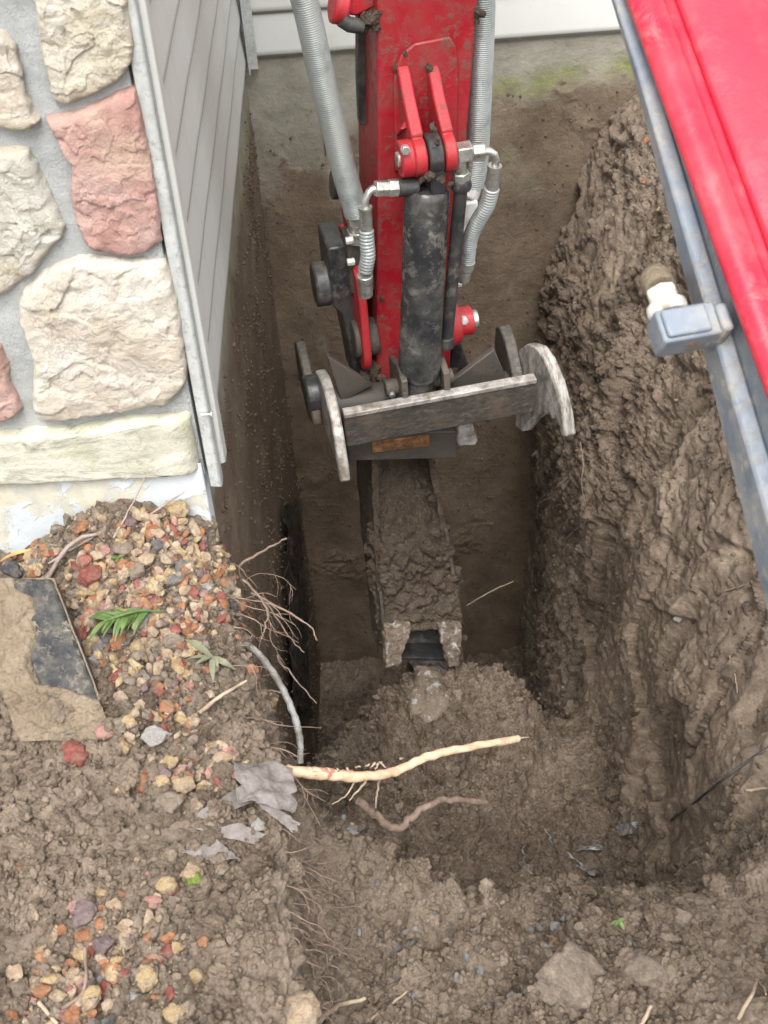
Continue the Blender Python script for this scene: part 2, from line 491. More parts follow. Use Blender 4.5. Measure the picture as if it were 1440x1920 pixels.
# ------------------------------------------------------------------ mesh helpers
class MB:
    def __init__(s): s.v, s.f = [], []
    def add(s, vs_, fs):
        o = len(s.v)
        s.v += [tuple(x) for x in vs_]
        s.f += [tuple(i + o for i in f) for f in fs]
        return s
    def box(s, c, size, rot=None):
        c, h = Vector(c), Vector(size) / 2
        M = rot or Matrix.Identity(3)
        vs_ = [c + M @ Vector((sx * h.x, sy * h.y, sz * h.z)) for sx in (-1, 1) for sy in (-1, 1) for sz in (-1, 1)]
        return s.add(vs_, [(0, 1, 3, 2), (4, 6, 7, 5), (0, 4, 5, 1), (2, 3, 7, 6), (0, 2, 6, 4), (1, 5, 7, 3)])
    def loft(s, loops, caps=True):
        n = len(loops[0])
        vs_, fs = [], []
        for lp in loops: vs_ += list(lp)
        for k in range(len(loops) - 1):
            for i in range(n):
                j = (i + 1) % n
                fs.append((k * n + i, k * n + j, (k + 1) * n + j, (k + 1) * n + i))
        if caps:
            fs.append(tuple(range(n))[::-1])
            fs.append(tuple((len(loops) - 1) * n + i for i in range(n)))
        return s.add(vs_, fs)
    def prism(s, poly, d):
        d = Vector(d)
        a = [Vector(p) for p in poly]
        return s.loft([a, [p + d for p in a]])
    def tube(s, path, rad, seg=10, caps=True):
        pts = [Vector(p) for p in path]
        n = len(pts)
        rr = rad if isinstance(rad, (list, tuple)) else [rad] * n
        up = Vector((0.13, 0.27, 0.95))
        loops, pb = [], None
        for i, p in enumerate(pts):
            tn = (pts[min(i + 1, n - 1)] - pts[max(i - 1, 0)]).normalized()
            if pb is None:
                b = tn.cross(up)
                if b.length < 1e-3: b = tn.cross(Vector((1, 0, 0)))
            else: b = pb - tn * pb.dot(tn)
            b.normalize()
            pb = b
            c2 = tn.cross(b)
            loops.append([p + (b * math.cos(2 * PI * k / seg) + c2 * math.sin(2 * PI * k / seg)) * rr[i] for k in range(seg)])
        return s.loft(loops, caps)
    def cyl(s, a, b, r, seg=24):
        return s.tube([a, b], r, seg)
    def hexa(s, a, b, r): return s.tube([a, b], r, 6)

def obj(name, mb, mat, parent=None, bevel=0.0, smooth=True, ang=40, seg=2):
    me = bpy.data.meshes.new(name)
    if isinstance(mb, MB):
        me.from_pydata(mb.v, [], mb.f)
        import bmesh
        bm = bmesh.new()
        bm.from_mesh(me)
        bmesh.ops.recalc_face_normals(bm, faces=bm.faces)
        bm.to_mesh(me)
        bm.free()
    else:
        me = mb
    me.materials.append(MATS[mat] if isinstance(mat, str) else mat)
    if smooth:
        me.shade_smooth()
        me.set_sharp_from_angle(angle=R(ang))
    o = bpy.data.objects.new(name, me)
    COL.objects.link(o)
    if parent is not None: o.parent = parent
    if bevel:
        m = o.modifiers.new('bevel', 'BEVEL')
        m.width = bevel
        m.segments = seg
        m.limit_method = 'ANGLE'
        m.angle_limit = R(35)
    return o

def caked(o, strength=.012, scale=.04, levels=4):
    for m in list(o.modifiers): o.modifiers.remove(m)
    m = o.modifiers.new('subdivide', 'SUBSURF')
    m.subdivision_type = 'SIMPLE'
    m.levels = m.render_levels = levels
    tx = bpy.data.textures.get('cake%.3f' % scale) or bpy.data.textures.new('cake%.3f' % scale, 'CLOUDS')
    tx.noise_scale = scale
    tx.noise_depth = 4
    d = o.modifiers.new('cake', 'DISPLACE')
    d.texture = tx
    d.texture_coords = 'LOCAL'
    d.strength = strength
    d.mid_level = .5
    return o

def grid_mesh(name, pts, nr, nc, wrap=False):
    me = bpy.data.meshes.new(name)
    i = np.arange(nr * nc).reshape(nr, nc)
    if wrap:
        j = np.concatenate([i, i[:, :1]], 1)
    else: j = i
    q = np.stack([j[:-1, :-1], j[:-1, 1:], j[1:, 1:], j[1:, :-1]], -1).reshape(-1, 4)
    me.vertices.add(nr * nc)
    me.vertices.foreach_set('co', np.ascontiguousarray(pts, np.float32).ravel())
    me.loops.add(q.size)
    me.loops.foreach_set('vertex_index', q.ravel().astype(np.int32))
    me.polygons.add(len(q))
    me.polygons.foreach_set('loop_start', np.arange(0, q.size, 4, dtype=np.int32))
    me.update(calc_edges=True)
    me.validate()
    return me

def tri_mesh(name, V, Fc):
    me = bpy.data.meshes.new(name)
    me.vertices.add(len(V))
    me.vertices.foreach_set('co', np.ascontiguousarray(V, np.float32).ravel())
    me.loops.add(Fc.size)
    me.loops.foreach_set('vertex_index', Fc.ravel().astype(np.int32))
    me.polygons.add(len(Fc))
    me.polygons.foreach_set('loop_start', np.arange(0, Fc.size, 3, dtype=np.int32))
    me.update(calc_edges=True)
    return me

def fattr(me, name, arr):
    a = me.attributes.new(name, 'FLOAT', 'POINT')
    a.data.foreach_set('value', np.ascontiguousarray(arr, np.float32))

def grid_normals(p, nr, nc):
    g = p.reshape(nr, nc, 3)
    a = np.gradient(g, axis=1)
    b = np.gradient(g, axis=0)
    n = np.cross(a, b)
    n /= np.linalg.norm(n, axis=2, keepdims=True) + 1e-9
    return n.reshape(-1, 3).astype(np.float32)

def tag(o, label=None, cat=None, group=None, kind=None):
    for k, v in (('label', label), ('category', cat), ('group', group), ('kind', kind)):
        if v: o[k] = v
    return o
def empty(name, loc=(0, 0, 0), rz=0):
    e = bpy.data.objects.new(name, None)
    e.empty_display_size = .1
    COL.objects.link(e)
    e.location = loc
    e.rotation_euler = (0, 0, rz)
    return e

# ================================================================== GROUND with the trench
BACK_Y, LEFT_X, PIER_Y = 3.85, -.33, 1.825
#        A            B            C            D             E             F             G             H             I             J             K            L            M
SEC = [
 (-6.0, (-9, .0),   (-.9, .0),   (-.4, .0),   (-.12, -.01), (-.10, -.05), (-.06, -.09), (.2, -.1),    (.5, -.1),    (.62, -.1),   (.75, -.08),  (.95, -.03),  (1.3, 0),    (9, 0)),
 (.30,  (-9, .0),   (-.9, .03),  (-.35, .03), (-.13, .0),   (-.11, -.08), (-.06, -.14), (.2, -.14),   (.5, -.14),   (.62, -.13),  (.75, -.1),   (.95, -.04),  (1.3, 0),    (9, 0)),
 (.85,  (-9, .0),   (-.9, .04),  (-.35, .04), (-.145, .01),  (-.12, -.16), (-.085, -.28), (.15, -.23),  (.42, -.20),  (.6, -.16),   (.75, -.1),   (.95, -.03),  (1.3, 0),    (9, 0)),
 (1.05, (-9, .0),   (-.9, .04),  (-.38, .05), (-.16, .02),  (-.13, -.2), (-.085, -.35),(.15, -.29),  (.42, -.26),  (.6, -.23),   (.76, -.15),  (.95, -.03),  (1.3, 0),    (9, 0)),
 (1.24, (-9, .0),   (-.9, .04),  (-.4, .05),  (-.185, .03),  (-.15, -.22),  (-.06, -.38), (.15, -.335), (.42, -.345), (.62, -.3),   (.78, -.2),   (.97, -.04),  (1.3, 0),    (9, 0)),
 (1.42, (-9, .0),   (-.9, .04),  (-.43, .05), (-.22, .02),  (-.18, -.28), (-.05, -.6),  (.15, -.66),  (.45, -.68),  (.64, -.42),  (.81, -.22),  (.99, -.03),  (1.3, 0),    (9, 0)),
 (1.70, (-9, .0),   (-.9, .04),  (-.47, .05), (-.28, .02),  (-.265, -.4), (-.2, -.98),  (.15, -1.15), (.50, -1.24), (.645, -.6),   (.83, -.26),  (1.0, -.03),  (1.3, 0),    (9, 0)),
 (1.84, (-9, .0),   (-.9, .03),  (-.5, .04),  (-.31, .02),  (-.305, -.5), (-.27, -1.1), (.15, -1.2), (.52, -1.3), (.64, -.66),  (.82, -.3),   (1.0, -.03),  (1.3, 0),    (9, 0)),
 (1.95, (-9, .0),   (-.9, -1.2), (-.5, -1.2), (-.45, -1.22),(-.42, -1.23),(-.38, -1.25),(.15, -1.2), (.53, -1.32), (.635, -.7),  (.80, -.35),  (.99, -.03),   (1.3, 0),    (9, 0)),
 (2.20, (-9, .0),   (-.9, -1.2), (-.5, -1.2), (-.45, -1.3), (-.42, -1.33),(-.38, -1.38),(.15, -1.18), (.54, -1.32),  (.63, -.75),  (.78, -.38),  (.97, -.03),  (1.3, 0),    (9, 0)),
 (2.50, (-9, .0),   (-.9, -1.2), (-.5, -1.5), (-.45, -1.6), (-.42, -1.62),(-.38, -1.65),(.17, -1.15), (.52, -1.5),  (.61, -.8),   (.75, -.4),   (.94, -.03),  (1.3, 0),    (9, 0)),
 (2.80, (-9, .0),   (-.9, -1.2), (-.5, -2),   (-.45, -2),   (-.42, -2),   (-.38, -2.05),(.18, -1.70), (.52, -1.95), (.59, -.9),  (.71, -.45),  (.91, -.03),  (1.3, 0),    (9, 0)),
 (3.30, (-9, .0),   (-.9, -1.2), (-.5, -2.3), (-.45, -2.3), (-.42, -2.3), (-.38, -2.4), (.18, -2.3),  (.52, -2.4),  (.56, -1.0),  (.625, -.5),   (.87, -.03),  (1.3, 0),    (9, 0)),
 (3.92, (-9, .0),   (-.9, -1.2), (-.5, -2.5), (-.45, -2.5), (-.42, -2.5), (-.38, -2.6), (.18, -2.6),  (.54, -2.65), (.555, -1.2),  (.595, -.60),  (.82, -.04),    (1.3, .03),  (9, 0)),
]
SEGN = [6, 70, 95, 80, 80, 105, 110, 140, 125, 95, 55, 6]
sy = np.array([s[0] for s in SEC])
cps = np.array([[list(p) for p in s[1:]] for s in SEC])          # sections x 13 x 2
ys = np.concatenate([np.linspace(-6, .45, 10, endpoint=False), np.linspace(.45, 2.55, 455, endpoint=False), np.linspace(2.55, 3.92, 175)])
def pchip(x, xp, fp):
    h = np.diff(xp); d = np.diff(fp) / h
    m = np.zeros_like(fp)
    m[1:-1] = np.where(d[:-1] * d[1:] > 0, 2 * d[:-1] * d[1:] / (d[:-1] + d[1:] + 1e-12), 0)
    m[0], m[-1] = d[0], d[-1]
    k = np.clip(np.searchsorted(xp, x) - 1, 0, len(xp) - 2)
    t_ = (x - xp[k]) / h[k]
    return ((1 + 2 * t_) * (1 - t_) ** 2) * fp[k] + t_ * (1 - t_) ** 2 * h[k] * m[k] + t_ * t_ * (3 - 2 * t_) * fp[k + 1] + t_ * t_ * (t_ - 1) * h[k] * m[k + 1]
ctrl = np.zeros((len(ys), 13, 2))
for k in range(13):
    for a in (0, 1): ctrl[:, k, a] = pchip(ys, sy, cps[:, k, a])
rows = []
tt = np.concatenate([np.linspace(k, k + 1, n, endpoint=False) for k, n in enumerate(SEGN)] + [[12.0]])
ki = np.minimum(tt.astype(int), 11)
fr = (tt - ki)[None, :, None]
prof = ctrl[:, ki, :] * (1 - fr) + ctrl[:, ki + 1, :] * fr
NC, NR = len(tt), len(ys)
core = prof.copy()
for it in range(3):                                                # round the corners of the section
    kern = np.ones(25) / 25
    for a in (0, 1):
        pad = np.pad(core[:, :, a], ((0, 0), (12, 12)), mode='edge')
        cs = np.cumsum(np.pad(pad, ((0, 0), (1, 0))), axis=1)
        sm = (cs[:, 25:] - cs[:, :-25]) / 25
        w_ = np.ones(NC); w_[:14] = 0; w_[-14:] = 0
        core[:, :, a] = core[:, :, a] * (1 - w_) + sm * w_
pts = np.zeros((NR, NC, 3), np.float32)
pts[:, :, 0] = core[:, :, 0]
pts[:, :, 2] = core[:, :, 1]
pts[:, :, 1] = ys[:, None]
pts = pts.reshape(-1, 3)
nrm = grid_normals(pts, NR, NC)
tcol = np.tile(tt, NR).astype(np.float32)
near = np.where((np.abs(pts[:, 0]) < 2.2) & (pts[:, 1] > -.2), 1, 0).astype(np.float32)
# large lumps and slumps
face_r = sstep(7.0, 7.4, tcol) * (1 - sstep(9.3, 9.9, tcol))         # right bank face
face_l = sstep(2.7, 3.1, tcol) * (1 - sstep(4.7, 5.2, tcol))
floor_m = sstep(4.8, 5.4, tcol) * (1 - sstep(6.7, 7.2, tcol))
big = fbm(pts, .45, 3, 3)
pile = np.exp(-(((pts[:, 0] + .47) / .17) ** 2 + ((pts[:, 1] - 1.80) / .17) ** 2)) * near
disp = .055 * big * (1 - .55 * face_l) * (1 - .5 * face_r) * (1 - .5 * sstep(1.3, .95, pts[:, 1]))
# vertical bucket gouges in the right bank: ridged noise stretched down the face
pv = pts * np.array([1, 1, .22], np.float32)
gou = 1 - np.abs(vnoise(warp(pv, .3, .05), .16, 21))
calm = face_r * sstep(3.15, 2.6, pts[:, 1])
disp += face_r * (.009 * (gou ** 3) - .006) * (1 - .6 * sstep(1.6, 1.2, pts[:, 1]))
led = 1 - np.abs(vnoise(warp(pts, .25, .1, 80), .24, 33))
disp -= face_r * .016 * sstep(.86, .98, led)
sl = facets(warp(pts * np.array([1, 1, .45], np.float32), .15, .03, 160), .21, 161)
disp += calm * .055 * sl
pw = warp(pts, .08, .03)
rough_z = .55 + .45 * sstep(-.25, .35, fbm(pts, .35, 3, 90))       # rough here, smeared there
smear = 1 - .75 * face_r * sstep(-.30, .10, fbm(pv, .28, 3, 66)) * sstep(1.2, 1.45, pts[:, 1])
rough_z = rough_z * smear
rough_z = np.maximum(rough_z, .85 * floor_m)
pg = warp(pts * np.array([1, 1, .05], np.float32), .3, .010, 140)
grv = 1 - np.abs(vnoise(pg, .055, 141))
disp -= face_r * .009 * sstep(.74, 1.0, grv) * (.3 + .7 * sstep(-.2, .3, vnoise(pts, .4, 145)))
stp = vnoise(pts * np.array([1, 1, .12], np.float32), .19, 151)
disp += face_r * .030 * (sstep(-.05, .05, stp) - .5) * sstep(1.4, 1.8, pts[:, 1])
d1 = clods(pw, .095, 5) * .085
d2 = clods(warp(pts, .05, .02, 60), .052, 15) * .032
d3 = clods(warp(pts, .03, .012, 70), .026, 25) * .026
d4 = clods(warp(pts, .015, .005, 75), .0140, 35) * .0135
disp += near * (rough_z * (d1 * (.30 + .55 * floor_m) * (1 - .9 * calm) + d2 * (1 - .75 * calm)) + (.10 + .90 * rough_z) * (d3 * (1 - .78 * calm) + d4 * (1 - .45 * calm)) - .045 * (.3 + .7 * rough_z))
disp += near * .010 * fbm(pts, .03, 3, 44)
crk = np.abs(vnoise(warp(pts, .06, .03, 120), .10, 121))
disp -= near * .016 * (1 - sstep(.0, .07, crk)) * sstep(-.1, .2, vnoise(pts, .3, 131)) * (floor_m + .5 * face_r)
P3 = pts + nrm * disp[:, None]
P3[:, 2] += .17 * np.exp(-(((pts[:, 0] + .06) / .09) ** 2 + ((pts[:, 1] - 1.36) / .10) ** 2)) * near
P3[:, 2] += .075 * fbm(pts, .16, 3, 222) * np.exp(-((pts[:, 1] - 1.24) / .11) ** 2) * floor_m
P3[:, 2] -= .06 * np.exp(-(((pts[:, 0] - .22) / .22) ** 2 + ((pts[:, 1] - 1.22) / .10) ** 2)) * near
P3[:, 2] += .085 * pile
P3[:, 2] += .14 * np.exp(-(((pts[:, 0] - .33) / .11) ** 2 + ((pts[:, 1] - 2.45) / .16) ** 2)) * floor_m + .10 * np.exp(-(((pts[:, 0] + .02) / .10) ** 2 + ((pts[:, 1] - 2.42) / .16) ** 2)) * floor_m
P3[:, 2] += near * floor_m * .05 * fbm(pts, .2, 3, 200)
terrain = grid_mesh('ground', P3, NR, NC)
dryv = sstep(-.75, .02, P3[:, 2] + .45 * fbm(pts, .4, 3, 300)) * .45
fattr(terrain, 'dry', dryv)
fattr(terrain, 'rgh', (.22 + .78 * rough_z) * (1 - .55 * calm))
ground = obj('ground', terrain, 'soil', smooth=False)
terrain.shade_smooth()
ground['kind'] = 'structure'
TRI = None
_i = np.arange(NR * NC).reshape(NR, NC)
_q = np.stack([_i[:-1, :-1], _i[:-1, 1:], _i[1:, 1:], _i[1:, :-1]], -1)
_q = _q[8::2, 5:-5:2] if False else _q[8:, 6:-6]
_q = _q.reshape(-1, 4)
bvh = BVHTree.FromPolygons([tuple(p) for p in P3.tolist()], _q.tolist())
def hit(u, v):
    d = ray(u, v).normalized()
    loc, n, i, dist = bvh.ray_cast(EYE, d)
    if loc is None: return P(u, v, z=-.2), Vector((0, 0, 1))
    if n.dot(d) > 0: n = -n
    return loc, n
def on(u, v, lift=0.0):
    p, n = hit(u, v)
    return p + n * lift
def drop(x, y, z0=1.0):
    loc, n, i, dist = bvh.ray_cast(Vector((x, y, z0)), Vector((0, 0, -1)))
    return (loc, n) if loc else (Vector((x, y, 0)), Vector((0, 0, 1)))

# ================================================================== HOUSE
house = empty('house', (LEFT_X, PIER_Y, 0))
tag(house, 'house corner with stone pier, white lap siding and muddy concrete foundation', 'house')
HP = Vector((LEFT_X, PIER_Y, 0))
def hobj(name, mb, mat, parent=None, **k):
    o = obj(name, mb, mat, None, **k)
    o.parent = parent or house
    if (parent or house) is house: o.location = -HP
    return o

WALLS = []
def foundation(name, org, du, dv, nu, nv, nout, seed, back):
    uu, vv = np.meshgrid(np.linspace(0, 1, nu), np.linspace(0, 1, nv))
    p = (np.array(org)[None] + uu.ravel()[:, None] * np.array(du)[None] + vv.ravel()[:, None] * np.array(dv)[None]).astype(np.float32)
    z = p[:, 2]
    edge = -.02 + .03 * fbm(p, .4, 3, seed) + .025 * fbm(p, .06, 3, seed + 3)
    if back: edge = edge - .12 * sstep(.2, -.1, p[:, 0]) - .05 * np.exp(-((p[:, 0] - .5) / .17) ** 2) + .015
    else: edge = edge + .06 - .06 * sstep(2.5, 3.7, p[:, 1])
    mud = sstep(.05, -.05, z - edge)
    thin = fbm(warp(p, .2, .08, seed + 7), .35, 4, seed + 11)
    if back: mud = mud * (1 - .7 * sstep(.2, .4, thin) * sstep(-.5, -.1, z))
    streak = sstep(.52, .68, vnoise(p * np.array([1, 1, .18], np.float32), .045, seed + 13)) * sstep(.05, .35, vnoise(p, .22, seed + 15))
    mud = mud * (1 - (.7 if back else .0) * streak)
    mud = np.clip(mud + .6 * (z < edge + .12) * sstep(.22, .42, fbm(warp(p, .02, .012, seed + 33), .03, 3, seed + 30)) * sstep(.14, .0, z - edge), 0, 1)
    moss = sstep(.10, .01, z - edge) * (sstep(.1, .5, p[:, 0]) if back else .5) * sstep(-.35, .35, fbm(p, .12, 3, seed + 17) + .3) * (1 - mud)
    cl = sstep(.12, .5, fbm(warp(p, .1, .05, seed + 40), .20, 3, seed + 19)) * (.6 if back else 1.0)
    h = mud * (1.0 if back else .45) * (.004 + cl * (.012 * clods(warp(p, .03, .015, seed + 21), .05, seed + 22) + .016 * clods(warp(p, .015, .008, seed + 28), .019, seed + 23) ) + .006 * clods(p, .014, seed + 27) * cl + .004 * fbm(p, .25, 3, seed + 29))
    h = h + .0012 * fbm(p, .05, 3, seed + 25)
    p2 = p + np.array(nout, np.float32)[None] * h[:, None]
    me = grid_mesh(name, p2, nv, nu)
    WALLS.append((p2, np.array(nout, np.float32), mud * (.25 + sstep(-.1, .4, fbm(warp(p, .1, .05, seed + 40), .20, 3, seed + 19)))))
    fattr(me, 'mud', mud)
    fattr(me, 'moss', moss)
    o = hobj(name, me, 'foundation', smooth=False)
    me.shade_smooth()
    return o
SID_Z = .140
foundation('foundation_wall', (LEFT_X - .02, BACK_Y, -2.9), (2.6, 0, 0), (0, 0, 3.12), 330, 430, (0, -1, 0), 400, True)
foundation('foundation_wall', (LEFT_X, BACK_Y + .02, -2.9), (0, -(BACK_Y + .02 - PIER_Y - .006), 0), (0, 0, 3.10), 230, 400, (1, 0, 0), 500, False)
# flat form-tie stain and cast hairline on the back wall
hobj('form_seam', MB().box((-.105, BACK_Y - .0015, -.03), (.0035, .004, .33)), 'rubber')

# sheathing behind the boards
wallp = MB()
wallp.box((1.0, BACK_Y + .09, 1.65), (2.7, .16, 2.9))
hobj('wall_sheathing', wallp, 'mortar')
wallp = MB()
wallp.box((LEFT_X - .10, (PIER_Y + BACK_Y) / 2 + .1, 1.65), (.17, BACK_Y - PIER_Y - .1, 2.9))
hobj('wall_sheathing', wallp, 'mortar')
# lap siding boards: one mesh for each wall, shared by all its boards
EXPO = .130
def board_mesh(name, L, along_x):
    pr = [(.002, EXPO + .012), (.004, EXPO + .012), (.0150, .018), (.0150, .010), (.0095, .0), (.003, .0), (.003, .004), (.0105, .012)]
    nseg = 14
    loops = []
    for k in range(nseg + 1):
        s_ = L * k / nseg
        wv = .0008 * math.sin(k * 1.7)
        loops.append([((s_, -o - wv, z) if along_x else (o + wv, -s_, z)) for o, z in pr])
    mb = MB().loft(loops)
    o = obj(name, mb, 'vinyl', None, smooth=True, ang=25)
    me = o.data
    bpy.data.objects.remove(o)
    return me
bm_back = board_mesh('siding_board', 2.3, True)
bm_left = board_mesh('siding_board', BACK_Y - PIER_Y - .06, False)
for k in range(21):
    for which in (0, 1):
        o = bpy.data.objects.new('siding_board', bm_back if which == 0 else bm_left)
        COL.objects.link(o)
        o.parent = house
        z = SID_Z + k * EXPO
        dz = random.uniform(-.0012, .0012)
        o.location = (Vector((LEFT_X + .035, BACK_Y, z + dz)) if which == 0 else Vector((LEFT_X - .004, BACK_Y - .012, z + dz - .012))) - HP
# inside corner trim
mb = MB()
mb.prism([(LEFT_X + .018, BACK_Y - .050, .105), (LEFT_X + .022, BACK_Y - .050, .105), (LEFT_X + .022, BACK_Y - .012, .105), (LEFT_X + .018, BACK_Y - .012, .105)], (0, 0, 2.7))
mb.prism([(LEFT_X + .018, BACK_Y - .030, .115), (LEFT_X + .046, BACK_Y - .030, .115), (LEFT_X + .046, BACK_Y - .026, .115), (LEFT_X + .018, BACK_Y - .026, .115)], (0, 0, 2.7))
hobj('corner_trim', mb, 'trim_dirty')
# J channel between stone pier and left siding
mb = MB()
TY = PIER_Y
mb.prism([(LEFT_X + .012, TY + .005, .135), (LEFT_X + .032, TY + .001, .135), (LEFT_X + .035, TY + .004, .135), (LEFT_X + .035, TY + .030, .135), (LEFT_X + .012, TY + .030, .135)], (0, 0, 2.6))
tj = hobj('channel_trim', mb, 'trim_dirty', bevel=.002)
mb = MB()
mb.prism([(LEFT_X + .037, TY + .032, .165), (LEFT_X + .044, TY + .036, .165), (LEFT_X + .044, TY + .070, .165), (LEFT_X + .014, TY + .070, .165), (LEFT_X + .014, TY + .032, .165)], (0, 0, 2.6))
hobj('channel_trim', mb, 'vinyl', bevel=.0025)
mb = MB()
q = P(385, 777, y=TY - .004)
mb.tube([q + Vector((-.008, 0, 0)), q + Vector((.010, -.002, .001))], .0018, 8)
mb.cyl(q + Vector((.010, -.002, .001)), q + Vector((.012, -.002, .001)), .0045, 10)
hobj('nail', mb, 'white_metal')

# stone pier: mortar core, painted base, ledge and field stones
pier = empty('stone_pier')
pier.parent = house
def pobj(name, mb, mat, **k):
    o = obj(name, mb, mat, None, **k)
    o.parent = pier
    o.location = -HP
    return o
def rough_panel(name, x0, x1, z0, z1, y, nu, nv, amp, mat, seed, side=None):
    uu, vv = np.meshgrid(np.linspace(x0, x1, nu), np.linspace(z0, z1, nv))
    p = np.stack([uu.ravel(), np.full(uu.size, y), vv.ravel()], 1).astype(np.float32)
    h = amp * (fbm(p, .06, 4, seed) + .6 * fbm(p, .3, 2, seed + 5))
    p2 = p.copy()
    p2[:, 1] -= h
    # wrap the right-hand edge back into the wall
    ret = p2.reshape(nv, nu, 3)[:, -1:, :].repeat(6, axis=1).copy()
    ret[:, :, 1] += np.linspace(.004, side or .12, 6)[None, :]
    full = np.concatenate([p2.reshape(nv, nu, 3), ret], 1)
    me = grid_mesh(name, full.reshape(-1, 3), nv, nu + 6)
    o = pobj(name, me, mat, smooth=False)
    me.shade_smooth()
    return o
rough_panel('mortar_bed', -1.7, LEFT_X + .006, .16, 2.6, PIER_Y + .012, 190, 260, .006, 'mortar', 600, .09)
rough_panel('painted_base', -1.7, LEFT_X + .004, -2.9, .20, PIER_Y - .004, 150, 240, .004, 'painted_base', 650, .05)
def stone(polypx, Hh, mat, seed, y=PIER_Y + .012, name='stone', poly=None, M=220, K=56, rimp=26, rough=1.0):
    Hh = Hh * .62
    if poly is None:
        poly = [(q.x, q.z) for q in (P(u, v, y=y - Hh * .6) for u, v in polypx)]
    pl = np.array(poly)
    # resample and soften the outline
    cl = np.concatenate([pl, pl[:1]])
    seg = np.linalg.norm(np.diff(cl, axis=0), axis=1)
    s_ = np.concatenate([[0], np.cumsum(seg)])
    q = np.linspace(0, s_[-1], M, endpoint=False)
    b = np.stack([np.interp(q, s_, cl[:, 0]), np.interp(q, s_, cl[:, 1])], 1)
    for _ in range(2): b = (np.roll(b, 1, 0) + b * 2 + np.roll(b, -1, 0)) / 4
    c = (pl.max(0) + pl.min(0)) / 2
    r = np.concatenate([np.linspace(0.02, .86, K - 8), np.array([.90, .935, .96, .98, .993, 1.0, 1.0, 1.0])])
    g = c[None, None] + (b - c)[None] * r[:, None, None]
    hh = Hh * np.clip(1 - r ** rimp, 0, 1) ** .5
    hh[-3:] = [Hh * .10, -.004, -.02]
    p = np.zeros((K, M, 3), np.float32)
    p[:, :, 0], p[:, :, 2] = g[:, :, 0], g[:, :, 1]
    p[:, :, 1] = y - hh[:, None]
    f = p.reshape(-1, 3)
    so = f + seed * 3.1
    w = np.repeat(np.minimum(1, hh / Hh * 1.2 + .15).clip(0, 1), M)
    lift = rough * (.006 * fbm(so, .18, 2, seed) + .009 * facets(warp(so, .05, .02, seed + 2), .10, seed + 3) + .005 * facets(warp(so, .02, .01, seed + 4), .034, seed + 5) + .004 * fbm(so, .018, 3, seed + 8))
    f[:, 1] -= lift * w
    jit = .011 * fbm(so, .035, 4, seed + 11, .6)
    f[:, 0] += jit * (1 - w * .5)
    f[:, 2] += .011 * fbm(so, .035, 4, seed + 14, .6) * (1 - w * .5)
    me = grid_mesh(name, f, K, M, wrap=True)
    me2 = me
    o = pobj(name, me2, mat, smooth=False)
    import bmesh
    bm = bmesh.new()
    bm.from_mesh(me2)
    bm.verts.ensure_lookup_table()
    bmesh.ops.contextual_create(bm, geom=[bm.verts[i] for i in range(M)])
    bmesh.ops.recalc_face_normals(bm, faces=bm.faces)
    bm.to_mesh(me2)
    bm.free()
    me2.shade_smooth()
    return o
stone([(62, -70), (66, 30), (82, 120), (100, 192), (120, 198), (175, 180), (225, 152), (247, 118), (252, 80), (243, 30), (226, -70)], .036, 'stone_cream', 1)
stone([(-130, 50), (0, 62), (28, 85), (42, 130), (50, 180), (60, 215), (74, 230), (60, 242), (30, 244), (0, 234), (-130, 222)], .034, 'stone_tan', 2)
stone([(86, 222), (130, 211), (180, 196), (254, 167), (265, 200), (280, 262), (292, 330), (305, 420), (302, 455), (275, 476), (245, 483), (180, 471), (156, 455), (145, 420), (132, 372), (131, 330), (133, 305), (119, 280), (104, 255)], .040, 'stone_pink', 3)
stone([(-170, 305), (0, 278), (45, 284), (66, 310), (86, 350), (101, 385), (124, 425), (115, 447), (85, 482), (50, 522), (15, 555), (0, 558), (-170, 545)], .040, 'stone_white', 4)
stone([(75, 518), (105, 496), (150, 487), (200, 486), (270, 490), (306, 488), (320, 520), (332, 570), (343, 640), (352, 715), (336, 742), (310, 760), (200, 777), (110, 793), (75, 789), (60, 766), (61, 740), (66, 690), (53, 650), (37, 610), (34, 570), (49, 545)], .042, 'stone_tan', 5)
stone([(-140, 640), (0, 652), (10, 680), (21, 730), (39, 770), (25, 786), (0, 796), (-140, 800)], .036, 'stone_pink', 6)
# stones of the pier beyond the picture's edge
k = 0
for zz in (1.17, 1.40, 1.63, 1.86, 2.09, 2.32):
    for xx in (-.47, -.72, -1.0, -1.3):
        k += 1
        w_, h_ = random.uniform(.10, .125), random.uniform(.09, .11)
        ox = random.uniform(-.02, .02)
        pl = [(xx + ox + w_ * math.cos(a) * (1 + .12 * math.sin(3 * a + k)), zz + h_ * math.sin(a) * (1 + .1 * math.cos(2 * a + k))) for a in np.linspace(0, 2 * PI, 12, endpoint=False)]
        stone(None, .036, ('stone_cream', 'stone_tan', 'stone_white', 'stone_pink')[k % 4], 10 + k, poly=pl, M=48, K=14)
for (xx, zz, w_, h_) in ((-.98, .55, .13, .12), (-1.0, .82, .12, .11), (-1.3, .5, .12, .13), (-1.3, .8, .12, .11)):
    k += 1
    pl = [(xx + w_ * math.cos(a) * (1 + .12 * math.sin(3 * a + k)), zz + h_ * math.sin(a)) for a in np.linspace(0, 2 * PI, 12, endpoint=False)]
    stone(None, .036, ('stone_cream', 'stone_tan', 'stone_white')[k % 3], 10 + k, poly=pl, M=48, K=14)
lz0, lz1 = .178, .300
